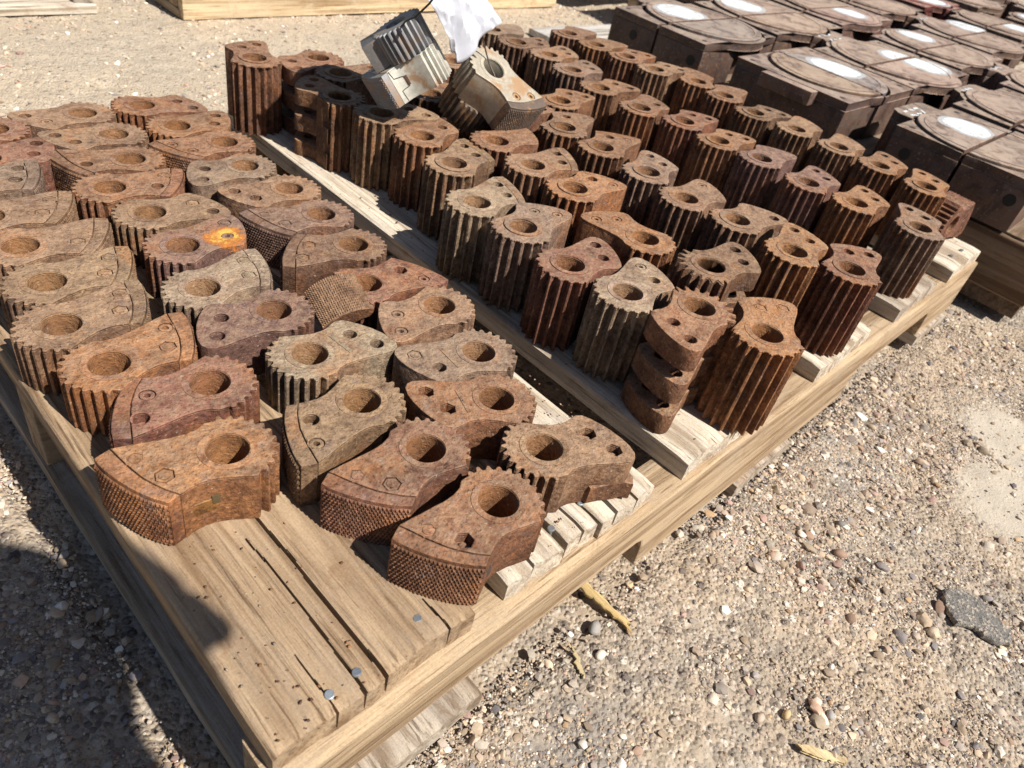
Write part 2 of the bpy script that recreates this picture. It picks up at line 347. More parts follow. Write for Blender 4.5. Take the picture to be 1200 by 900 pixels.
def scatter(name, n, region, smin, smax, power, B=(IV, IF), dens=None):
    bv, bf = B
    px = RNG.uniform(region[0], region[1], n); py = RNG.uniform(region[2], region[3], n)
    keep = ~((px > -.01) & (px < 1.22) & (py > .0) & (py < .81)) & ~((px > 1.33) & (px < 2.8) & (py > -.08) & (py < 1.2))
    keep &= ((np.hypot(px - .86, py + .235) > .07) & (np.hypot(px - 1.0, py + .205) > .07) & (np.hypot(px - .245, py + .155) > .04)) | (RNG.random(n) < .07)
    dn = vnoise(px, py, 9, 7) + vnoise(px, py, 26, 8) * .7
    keep &= RNG.random(n) < np.clip(.55 + dn * 1.6, .08, 1)
    if dens is not None: keep &= RNG.random(n) < dens(px, py)
    px, py = px[keep], py[keep]; n = len(px)
    s = smin + (smax - smin) * RNG.random(n) ** power
    ang = RNG.uniform(0, 6.283, n); ax = RNG.uniform(.7, 1.25, (n, 3)); ax[:, 2] *= .62
    nv = len(bv)
    V = bv[None] * (1 + RNG.uniform(-.22, .22, (n, nv, 1))) * ax[:, None, :] * s[:, None, None]
    ca, sa = np.cos(ang)[:, None], np.sin(ang)[:, None]
    Vx = V[..., 0] * ca - V[..., 1] * sa; Vy = V[..., 0] * sa + V[..., 1] * ca
    tilt = RNG.uniform(-.4, .4, (n, 1)); Vz = V[..., 2] + Vx * tilt
    gz = GZ - .004 + np.minimum(ground_h(px, py), .004)
    V = np.stack([Vx + px[:, None], Vy + py[:, None], Vz + gz[:, None] + s[:, None] * .22], -1).reshape(-1, 3)
    F = (bf[None] + (np.arange(n) * nv)[:, None, None]).reshape(-1, 3)
    me = npmesh(name, V, F)
    c = PAL[RNG.choice(len(PAL), n, p=PW)] * RNG.uniform(.55, 1.25, (n, 1)) * np.where(py > .8, 1.25, 1.0)[:, None]
    ca_ = np.repeat(np.clip(np.concatenate([c, np.ones((n, 1))], 1), 0, 1), nv, 0).astype(np.float32)
    at = me.color_attributes.new('col', 'FLOAT_COLOR', 'POINT'); at.data.foreach_set('color', ca_.ravel())
    o = link(name, me, STONE); me.shade_smooth(); me.set_sharp_from_angle(angle=math.radians(38))
    return tag(o, kind='stuff')
OV = np.array([(1, 0, 0), (-1, 0, 0), (0, 1, 0), (0, -1, 0), (0, 0, 1), (0, 0, -1)], float); OF = np.array([(0, 2, 4), (2, 1, 4), (1, 3, 4), (3, 0, 4), (2, 0, 5), (1, 2, 5), (3, 1, 5), (0, 3, 5)])
tag(scatter('grit', 90000, (.0, 1.25, -.38, .02), .0007, .0021, 1.6, (OV, OF)), 'fine angular grit covering the dirt to the right of the front pallet', 'grit')
tag(scatter('grit', 22000, (-.22, .02, .0, .70), .0007, .0021, 1.6, (OV, OF)), 'fine angular grit covering the dirt along the left side of the pallet', 'grit')
tag(scatter('gravel', 34000, (-.35, 1.25, -.42, .75), .0011, .0034, 2.0), 'fine tan and grey gravel strewn over the dirt around the pallets', 'gravel')
tag(scatter('gravel', 8500, (-.3, 1.3, -.42, .6), .0028, .0056, 2.2), 'angular mid-sized stones half sunk in the dirt around the front pallet', 'gravel')
tag(scatter('pebbles', 1500, (-.3, 1.3, -.42, .6), .0035, .0080, 3.0, (IV2, IF2)), 'larger rounded pebbles lying in the dirt near the front pallet', 'pebbles')
tag(scatter('far_gravel', 22000, (-.2, 2.9, .7, 2.6), .002, .0058, 2.2), 'coarse pale gravel beyond the back edge of the pallets', 'gravel')

# ------------------------------------------------------------------ planks and pallets
def plank(name, x0, x1, y0, y1, z0, z1, axis='y', color=(.4, .3, .2), parent=None, ridge=.0006, cracks=(), ragged=.003, dx=.0016, dy=.012, skew=0.0, warp=.0012):
    """board running along y (or x): grained top, worn ends and edges, cracks as real slits"""
    L0, L1, W0, W1 = (y0, y1, x0, x1) if axis == 'y' else (x0, x1, y0, y1)
    nw = max(6, int((W1 - W0) / dx)); nl = max(8, int((L1 - L0) / dy))
    u = np.linspace(0, 1, nw); v = np.linspace(0, 1, nl)
    U, V = np.meshgrid(u, v); seed = random.randint(0, 200)
    Wd = W0 + (W1 - W0) * U; Ln = L0 + (L1 - L0) * V
    ends = (vnoise(Wd, Wd * 0, 22, seed) + .35 * vnoise(Wd, Wd * 0, 110, seed + 1) + .2 * vnoise(Wd, Wd * 0, 420, seed + 2)) * ragged
    Ln = Ln + np.where(V < .001, ends, 0) + np.where(V > .999, -ends, 0)
    Wd = Wd + skew * (Ln - L0) + (np.where(U < .001, 1, 0) - np.where(U > .999, -1, 0)) * vnoise(Ln, Ln * 0, 18, seed + 3) * .0012
    grain = vnoise(Wd, Ln * .02, 130, seed + 4) + .8 * vnoise(Wd, Ln * .015, 380, seed + 5) + 1.6 * vnoise(Wd, Ln * .02, 45, seed + 6)
    T = z1 + ridge * grain + warp * vnoise(Wd, Ln, 6, seed + 8)
    e = np.minimum(U, 1 - U) * (W1 - W0); T -= .0022 * np.exp(-e / .0018)
    e2 = np.minimum(V, 1 - V) * (L1 - L0); T -= .0018 * np.exp(-e2 / .004)
    for (cx, ylen, wd) in cracks:
        c0 = cx + .005 * vnoise(Ln, Ln * 0, 9, seed + int(cx * 999) % 50) + .0012 * vnoise(Ln, Ln * 0, 60, seed + 9)
        hw = wd * np.clip(1 - (Ln - L0) / ylen, 0, 1) ** .6 * (1 + .8 * vnoise(Ln, Ln * 0, 70, seed + 12))
        T = np.where((np.abs(Wd - c0) < hw) & (hw > .0002), z0 + .003, T)
    A = np.stack([Wd, Ln, T], -1); Bm = np.stack([Wd, Ln, np.full_like(T, z0)], -1)
    V3 = np.concatenate([A.reshape(-1, 3), Bm.reshape(-1, 3)]); N0 = nw * nl
    I = np.arange(N0).reshape(nl, nw)
    q = lambda a, b, c, d: np.stack([a, b, c, d], -1).reshape(-1, 4)
    F = [q(I[:-1, :-1], I[:-1, 1:], I[1:, 1:], I[1:, :-1]), q(I[:-1, :-1], I[1:, :-1], I[1:, 1:], I[:-1, 1:]) + N0,
         q(I[0, 1:], I[0, :-1], I[0, :-1] + N0, I[0, 1:] + N0), q(I[-1, :-1], I[-1, 1:], I[-1, 1:] + N0, I[-1, :-1] + N0),
         q(I[:-1, 0], I[1:, 0], I[1:, 0] + N0, I[:-1, 0] + N0), q(I[1:, -1], I[:-1, -1], I[:-1, -1] + N0, I[1:, -1] + N0)]
    F = np.concatenate(F)
    if axis == 'x': V3 = V3[:, [1, 0, 2]]; F = F[:, ::-1]
    me = npmesh(name, V3, F); me.shade_smooth(); me.set_sharp_from_angle(angle=math.radians(40))
    return link(name, me, WOOD_Y if axis == 'y' else WOOD_X, parent, None, color)
def notched_stringer(parent, x0, x1, y0, y1, z0, z1, notches, color, axis='x'):
    """2x4 rail with rounded forklift notches cut in its underside"""
    pts = [(x0, z1)]; top = [(x0 + (x1 - x0) * k / 40, z1 + .0006 * math.sin(k * 1.7)) for k in range(41)]
    bot = [(x1, z0)]
    for a, b in sorted(notches, reverse=True):
        r = .014; zt = z0 + .045
        bot += [(b, z0), (b - .004, zt - r), (b - .008, zt - .004), (b - .018, zt)]
        bot += [(a + .018, zt), (a + .008, zt - .004), (a + .004, zt - r), (a, z0)]
    bot += [(x0, z0)]
    me = extrude('stringer', [top + bot], y0, y1, .0022, 40)
    # 2D outline (x,z) extruded along y
    M = Matrix(((1, 0, 0, 0), (0, 0, 1, 0), (0, 1, 0, 0), (0, 0, 0, 1)))
    if axis == 'y': M = Matrix(((0, 0, 1, 0), (1, 0, 0, 0), (0, 1, 0, 0), (0, 0, 0, 1)))
    me.transform(M)
    if M.determinant() < 0: me.flip_normals()
    return link('stringer', me, WOOD_X if axis == 'x' else WOOD_Y, parent, None, color)

PALE = (.60, .53, .43); GREYW = (.44, .38, .31); TAN = (.39, .285, .185); HONEY = (.44, .33, .215); DARKW = (.20, .15, .11)
nail_me = extrude('nail', [circ(0, 0, .0030, 14)], -.001, .0010, .0004)
nail_sh = extrude('nail_shank', [circ(0, 0, .0012, 8)], -.02, -.001, .0001)
nail_me = join('nail', [nail_me, nail_sh])
p1 = empty('wooden_pallet', (0, 0, GZ))
tag(p1, 'weathered pallet in the foreground with bare split boards at its near corner, carrying toothed jaws', 'pallet', 'wooden pallets')
def P1(o): o.location = (o.location[0], o.location[1], o.location[2] - GZ); return o
B1 = P1(plank('deck_board', 0, .149, .005, .80, -.022, 0, 'y', TAN, p1, .0017, [(0.0406, .06, .0005), (0.0595, .17, .0007), (0.0771, .60, .0011), (0.1261, .035, .0005)], .004, .0007, .004))
for (a, b, c, cr) in ((.183, .239, PALE, [(.207, .05, .0007)]), (.246, .2795, PALE, [(.262, .06, .0008)]), (.2825, .352, PALE, [(.300, .08, .0012), (.325, .05, .0009)])):
    P1(plank('deck_board', a, b, .004, .80, -.022, -.0005, 'y', c, p1, .0007, cr, .006, .0014))
P1(plank('deck_board', .398, .55, .0, .80, -.022, 0, 'y', PALE, p1, .0007, [(.50, .04, .0012)], .006, .0016, skew=.0))
P1(plank('deck_board', .655, .80, .0, .80, -.022, -.0004, 'y', PALE, p1, .0007, (), .004, .002))
P1(plank('deck_board', .885, 1.02, .0, .80, -.022, 0, 'y', GREYW, p1, .0008, (), .004, .002))
P1(plank('deck_board', 1.085, 1.219, .0, .80, -.022, -.0003, 'y', PALE, p1, .0007, (), .004, .002))
NOT = ((.022, .362), (.80, 1.075))
P1(notched_stringer(p1, -.004, 1.222, -.006, .034, -.111, -.0225, NOT, HONEY))
P1(notched_stringer(p1, .004, 1.216, .385, .423, -.111, -.0225, NOT, TAN))
P1(notched_stringer(p1, .0, 1.219, .762, .80, -.111, -.0225, NOT, TAN))
for a, b, c in ((0.002, .168, GREYW), (.545, .67, GREYW), (1.08, 1.215, GREYW)):
    P1(plank('bottom_board', a, b, -.010, .80, -.131, -.1113, 'y', c, p1, .0007, (), .004, .003))
for (x, y, z) in ((0.0423, 0.0154, .0), (0.0625, 0.0170, .0), (0.1140, 0.0235, .0), (.2424, .023, -.001), (.2812, .027, -.001), (.70, .02, 0), (.74, .017, 0), (1.13, .02, 0), (1.17, .018, 0)):
    o = P1(link('nail', nail_me, NAIL, p1, (x, y, z + .0008), (.42, .47, .52))); o.rotation_euler = (random.uniform(-.15, .15), random.uniform(-.15, .15), 0)

def flakes(n):
    px = RNG.uniform(.005, .36, n); py = RNG.uniform(.005, .78, n); k = RNG.random(n) < np.clip(.25 + vnoise(px, py, 14, 40) * 1.6 + (py > .06) * .25, 0.03, 1); px, py = px[k], py[k]
    q = int(n * .7); x2 = RNG.uniform(.40, 1.21, q); y2 = RNG.uniform(.004, .76, q); gap = ((x2 > .555) & (x2 < .655)) | ((x2 > .80) & (x2 < .885)) | ((x2 > 1.02) & (x2 < 1.085)); px = np.r_[px, x2[~gap]]; py = np.r_[py, y2[~gap]]
    bad = ((px > .149) & (px < .183)) | ((px > .239) & (px < .246)); px, py = px[~bad], py[~bad]; n = len(px)
    sz = .0004 + .0015 * RNG.random(n) ** 2.5; a = RNG.uniform(0, 6.28, n); b = OV0[None] * np.array([1, .7, .35]) * (1 + RNG.uniform(-.3, .3, (n, 6, 1))) * sz[:, None, None]
    X_ = b[..., 0] * np.cos(a)[:, None] - b[..., 1] * np.sin(a)[:, None]; Y_ = b[..., 0] * np.sin(a)[:, None] + b[..., 1] * np.cos(a)[:, None]
    V = np.stack([X_ + px[:, None], Y_ + py[:, None], b[..., 2] + .0007 + sz[:, None] * .3], -1).reshape(-1, 3)
    me = npmesh('rust_flakes', V, (OF0[None] + (np.arange(n) * 6)[:, None, None]).reshape(-1, 3))
    pal = np.array([(.20, .09, .05), (.13, .07, .05), (.30, .14, .06), (.36, .28, .20)]); c = pal[RNG.integers(0, 4, n)] * RNG.uniform(.7, 1.2, (n, 1))
    at = me.color_attributes.new('col', 'FLOAT_COLOR', 'POINT'); at.data.foreach_set('color', np.repeat(np.c_[c, np.ones(n)], 6, 0).astype(np.float32).ravel())
    tag(link('rust_flakes', me, STONE), 'crumbs of rust and grit fallen on the pallet boards among the jaws', 'rust flakes', kind='stuff')
OV0 = np.array([(1, 0, 0), (-1, 0, 0), (0, 1, 0), (0, -1, 0), (0, 0, 1), (0, 0, -1)], float); OF0 = np.array([(0, 2, 4), (2, 1, 4), (1, 3, 4), (3, 0, 4), (2, 0, 5), (1, 2, 5), (3, 1, 5), (0, 3, 5)])
flakes(4200)

# right pallet carrying the blocks (stringers run along y)
p2 = empty('wooden_pallet', (1.35, -.09, GZ))
tag(p2, 'brown shaded wooden pallet under the big steel blocks on the right', 'pallet', 'wooden pallets')
def P2(o): o.location = (o.location[0] - 1.35, o.location[1] + .09, o.location[2] - GZ); return o
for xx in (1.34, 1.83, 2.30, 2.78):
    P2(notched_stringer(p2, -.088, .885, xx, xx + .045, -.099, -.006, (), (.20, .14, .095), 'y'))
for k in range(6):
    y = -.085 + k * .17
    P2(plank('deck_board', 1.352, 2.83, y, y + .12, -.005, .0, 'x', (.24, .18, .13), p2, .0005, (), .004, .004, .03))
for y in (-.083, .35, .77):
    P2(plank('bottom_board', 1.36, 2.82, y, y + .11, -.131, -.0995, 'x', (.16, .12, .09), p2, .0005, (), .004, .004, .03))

# two pallets far behind, at the top left
p3 = empty('wooden_pallet', (.70, 1.57, GZ))
tag(p3, 'pale empty pallet behind the jaws at top of picture, sunlit side board toward us', 'pallet', 'wooden pallets')
def P3(o, e): o.location = Vector(o.location) - Vector(e.location); return o
for y in (1.60, 2.0, 2.4):
    P3(notched_stringer(p3, .70, 1.95, y, y + .04, -.111, -.022, (), (.50, .39, .25)), p3)
for x in (.70, 1.10, 1.5, 1.81):
    P3(plank('bottom_board', x, x + .12, 1.59, 2.44, -.131, -.1115, 'y', (.5, .42, .30), p3, .0006, (), .003, .004, .04), p3)
for k in range(6):
    P3(plank('deck_board', .705 + k * .232, .705 + k * .232 + .10, 1.59, 2.44, -.0215, 0, 'y', GREYW, p3, .0006, (), .003, .004, .04), p3)
P3(plank('side_board', .703, 1.94, 1.575, 1.597, -.131, -.035, 'x', (.60, .47, .30), p3, .0004, (), .003, .003, .03), p3)
p4 = empty('wooden_pallet', (-.6, 1.65, GZ))
tag(p4, 'bleached broken-edged pallet cut off by the top left corner of the picture', 'pallet', 'wooden pallets')
P3(plank('bottom_board', -.6, .545, 1.635, 1.72, -.131, -.111, 'x', (.60, .55, .46), p4, .0006, (), .012, .004, .03), p4)
P3(plank('bottom_board', -.6, .54, 1.95, 2.05, -.131, -.111, 'x', (.60, .55, .46), p4, .0006, (), .012, .004, .03), p4)
for x in (.50, -.03, -.58):
    P3(notched_stringer(p4, 1.64, 2.5, x - .0, x + .04, -.1105, -.022, (), (.32, .28, .23), 'y'), p4)
for k in range(4):
    P3(plank('deck_board', -.6, .545, 1.68 + k * .22, 1.80 + k * .22, -.0215, 0, 'x', (.52, .48, .40), p4, .0006, (), .006, .004, .03), p4)
# loose grey board on the dirt behind the last gears
gb = plank('grey_board', .0, .62, .0, .11, .0, .018, 'x', (.50, .48, .45), None, .0004, (), .004, .004, .03)
gb.location = (1.60, 1.255, GZ); gb.rotation_euler = (0, 0, math.radians(-2))
tag(gb, 'flat grey board lying behind the furthest toothed jaws, left of the block corner', 'board')

# ------------------------------------------------------------------ toothed jaws
mm = .001
def S(pts, hand): return [(x * mm, y * mm * hand) for x, y in pts]
SIDE_LO = [(4, -30.5), (10, -27), (18, -25.8), (28, -26.6), (40, -29), (52, -31.6)]
SIDE_HI = [(33, 22), (26, 20.6), (18, 21.2), (9, 24), (0, 28), (-8, 31.6)]
BOUND = [(63.5, -33.6), (61.5, -25), (59.6, -17), (57, -8), (54, 1), (50, 9), (45.5, 16.5), (39.5, 24.2)]
DIEO = [(75, -29.5), (74, -22), (71.5, -13), (68, -4), (64, 5), (59.6, 13), (54.5, 20.5), (48.5, 27.5)]
PLAIN_END = [(60, -32.4), (65.5, -30), (68.5, -25), (68.8, -17), (67, -8), (63.4, 2), (58.8, 11), (53.5, 19), (48.5, 24.5), (43, 26), (37.5, 24.4)]
def teeth(a0, a1, ro=34.3, ri=29.2, pitch=12.0, wear=0.0, rng=None, thin=False):
    n = int(round((a1 - a0) / pitch)); p = (a1 - a0) / n; out = []
    prof = ((-.45, ri), (-.36, ri + .2), (-.25, ri + 2.2), (-.15, -1.6), (-.08, 0), (.07, -.1), (.15, -1.6), (.25, ri + 2.2), (.36, ri + .2), (.45, ri)) if thin else \
           ((-.42, ri), (-.33, ri + .4), (-.27, ri + 1.6), (-.19, -.9), (-.11, 0), (.10, -.1), (.19, -.9), (.27, ri + 1.6), (.33, ri + .4), (.42, ri))
    for i in range(n):
        c = a0 + (i + .5) * p; r = ro - (rng or random).random() * wear
        for da, rr in prof:
            rr = rr + r if rr < 5 else rr
            t = math.radians(c + da * p); jr = (rng or random).uniform(-.28, .28); out.append(((rr + jr) * math.cos(t), (rr + jr) * math.sin(t)))
    return out
# outline runs clockwise from hub: SIDE_LO (x up) -> end -> SIDE_HI (x down) -> teeth from 112 deg to 268 deg
def outline(end, wear=.6, jit=.25, tall=False, ri=None, seed=0):
    rg = random.Random(seed)
    T_ = teeth(104 if tall else 112, 266, wear=wear, pitch=14.2 if not tall else 17.2, ri=ri or (26.6 if tall else 28.4), rng=rg, thin=tall)
    random.seed(seed)
    P = SIDE_LO + end + SIDE_HI
    # soften: subdivide
    Q = []
    for i, p in enumerate(P[:-1]):
        q = P[i + 1]; Q.append(p); Q.append(((p[0] + q[0]) / 2 + random.uniform(-jit, jit) * .5, (p[1] + q[1]) / 2 + random.uniform(-jit, jit) * .5))
    Q.append(P[-1])
    return Q + T_
HOLE = [(53.5, -17.5), (42.5, 4.5)]
HR = {'hex': 6.6, 'open': 6.6, 'round': 5.8, 'socket': 5.6, 'big': 7.2}
def knurl(hand, z0, z1, ns, nz, amp=1.5):
    """rows of little pyramids on the curved outer face of a die"""
    P = np.array(DIEO, float); seg = np.r_[0, np.cumsum(np.hypot(*np.diff(P, axis=0).T))]
    def at(s): return np.array([np.interp(s, seg, P[:, 0]), np.interp(s, seg, P[:, 1])])
    L = seg[-1]; V = []; F = []
    def nrm(s):
        a, b = at(max(s - .6, 0)), at(min(s + .6, L)); t = (b - a) / np.linalg.norm(b - a); return np.array([t[1], -t[0]])
    m = 1.2
    for i in range(ns):
        for k in range(nz):
            off = (L - 2 * m) / ns * (.5 if k % 2 else 0)
            s0 = min(m + (L - 2 * m) * i / ns + off, L - .3); s1 = min(m + (L - 2 * m) * (i + 1) / ns + off, L - .1)
            if s1 - s0 < 1.2: continue
            sk = .55 * (L / ns) * (k / nz)      # skewed rows
            h0 = z0 + (z1 - z0) * k / nz + sk * .0; h1 = z0 + (z1 - z0) * (k + 1) / nz
            sc = (s0 + s1) / 2; n = nrm(sc); q0, q1, qc = at(s0) + nrm(s0) * .15, at(s1) + nrm(s1) * .15, at(sc) + n * (amp * random.uniform(.75, 1.05))
            shear = (h1 - h0) * .5 * ((i % 2))
            b = len(V)
            V += [(q0[0], q0[1] * hand, h0), (q1[0], q1[1] * hand, h0), (q1[0], q1[1] * hand, h1), (q0[0], q0[1] * hand, h1), (qc[0], qc[1] * hand, h0 * .62 + h1 * .38)]
            f = [(b, b + 1, b + 4), (b + 1, b + 2, b + 4), (b + 2, b + 3, b + 4), (b + 3, b, b + 4)]
            F += f if hand > 0 else [t[::-1] for t in f]
    return mesh('knurl', [(x * mm, y * mm, z * mm) for x, y, z in V], F)
CACHE = {}
def body_mesh(hand, z0, z1, end, holes, tall=False, var=0):
    k = ('b', hand, z0, z1, end, holes, tall, var)
    if k not in CACHE:
        random.seed(hash(str(k)) % 1000 if False else (len(CACHE) * 13 + 5))
        sd_ = len(CACHE) * 13 + 5; lay = []
        # grooves run out just under the top face, so the top edge is a little ledge with arches below it
        steps = [(z0, z1 - 3.0, None), (z1 - 3.0, z1 - 1.8, 28.4 if tall else 29.2), (z1 - 1.8, z1, 30.2 if tall else 30.0)] if z1 - z0 > 30 else [(z0, z1, None)]
        for q, (a_, b_, ri) in enumerate(steps):
            out = outline(BOUND if end == 'die' else PLAIN_END, tall=tall, ri=ri, seed=sd_, wear=1.3)
            ol = [S(out, hand), circ(0, 0, 14 * mm, 36)]
            for (hx, hy), h in zip(HOLE, holes):
                if h == 'none': continue
                n = 6 if h in ('hex', 'open') else 22
                ol.append(circ(hx * mm, hy * mm * hand, HR[h] * mm, n, .3))
            lay.append(extrude('jaw_body', ol, a_ * mm, b_ * mm, .0009 if q == len(steps) - 1 else .0002))
        CACHE[k] = join('jaw_body', lay) if len(lay) > 1 else lay[0]
    return CACHE[k]
def ring_mesh(h, ro=19.5, tallr=False):
    k = ('r', round(h, 2), ro)
    if k not in CACHE: CACHE[k] = extrude('boss_ring', [circ(0, 0, ro * mm, 40), circ(0, 0, 14.6 * mm, 40)], 0, h * mm, .00025)
    return CACHE[k]
def die_mesh(hand, H):
    k = ('d', hand, round(H))
    if k not in CACHE:
        random.seed(len(CACHE))
        out = [(x + .55, y) for x, y in BOUND] + [(x - .4, y) for x, y in DIEO[::-1]]
        a = extrude('die', [S(out, hand)], 0.0, H * mm - .0004, .0009)
        b = knurl(hand, .6, H - 3.0, 22, max(11, int(H / 2.9)), 1.9)
        CACHE[k] = join('knurled_die', [a, b])
    return CACHE[k]
def bolt_mesh(kind, H, depth):
    k = ('bolt', kind, round(H), depth)
    if k not in CACHE:
        r = HR[kind] * mm - .0005; n = 6 if kind in ('hex', 'open') else 22; a0 = .3
        if kind == 'socket':
            CACHE[k] = join('bolt', [extrude('bo', [circ(0, 0, r, 22), circ(0, 0, 2.5 * mm, 6)], H * mm - .008, H * mm - .0006, .0005),
                                     extrude('bi', [circ(0, 0, 2.6 * mm, 8)], H * mm - .010, H * mm - .0065, .0001)])
        elif kind == 'hex':
            CACHE[k] = join('bolt', [extrude('bo', [circ(0, 0, r, 6, a0)], H * mm - .012, H * mm - depth * mm, .0006),
                                     extrude('bw', [circ(0, 0, r * .60, 18)], H * mm - .012, H * mm - depth * mm + .0006, .0002)])
        else:
            CACHE[k] = extrude('bo', [circ(0, 0, r + .0003, n, a0)], H * mm - .024, H * mm - depth * mm, .0003)
            if kind == 'open': CACHE[k] = join('bolt', [CACHE[k], extrude('bs', [circ(0, 0, 3 * mm, 16)], H * mm - .02, H * mm - depth * mm + .003, .0008)])
    return CACHE[k]
CP_ = dict(dust=(.31, .195, .12), rust=(.27, .135, .073), red=(.25, .112, .073), orange=(.36, .18, .08), purple=(.22, .13, .11),
           gray=(.27, .19, .14), pale=(.37, .29, .21), brown=(.20, .115, .072), dark=(.14, .09, .07))
def jit(c, a=.10):
    k = random.uniform(1 - a, 1 + a); return tuple(min(1, v * k * random.uniform(.96, 1.04)) for v in c)
def jaw(loc, th, hand, H, end='die', holes=('hex', 'hex'), color='rust', label='', group='', tall=False, var=0, ringh=.5, diecol=None, rot=None, mark=False, ringr=19.5, mats=None, bodymat=None):
    """H in mm. Upright jaw: thing > jaw_body, knurled_die, boss_ring, bolt, bolt"""
    t = empty('toothed_jaw', loc, math.radians(th)); tag(t, label, 'toothed jaw', group)
    c = jit(CP_[color]) if isinstance(color, str) else color; M = mats or RUST
    link('jaw_body', body_mesh(hand, 0, H, end, holes, tall, var), bodymat or M, t, None, c)
    link('boss_ring', ring_mesh(ringh + .6, ringr), M, t, (0, 0, H * mm - .0006), jit(tuple(v * 1.06 for v in c), .05))
    if end == 'die': link('knurled_die', die_mesh(hand, H), RUST_SIDE if not mats else M, t, None, jit(diecol or tuple(v * .98 for v in c), .08))
    for (hx, hy), h in zip(HOLE, holes):
        if h == 'none': continue
        d = {'hex': .5, 'open': 9.0, 'round': 9.0, 'socket': 0, 'big': 8}[h]
        link('bolt', bolt_mesh(h, H, d), RUST_PLAIN if M == RUST else M, t, (hx * mm, hy * mm * hand, 0), jit(c, .1))
    if mark:
        m_ = extrude('cast_mark', [[(x * mm, y * mm * hand) for x, y in ((27, -16), (30.5, -15), (29, 12), (25.5, 11))]], 0, .0009, .0003)
        link('cast_mark', m_, M, t, (0, 0, H * mm - .0003), jit(c, .05))
    return t
GL = 'short toothed jaws spread over the left half of the front pallet'
GR = 'tall toothed jaws standing in rows on the right half of the front pallet'
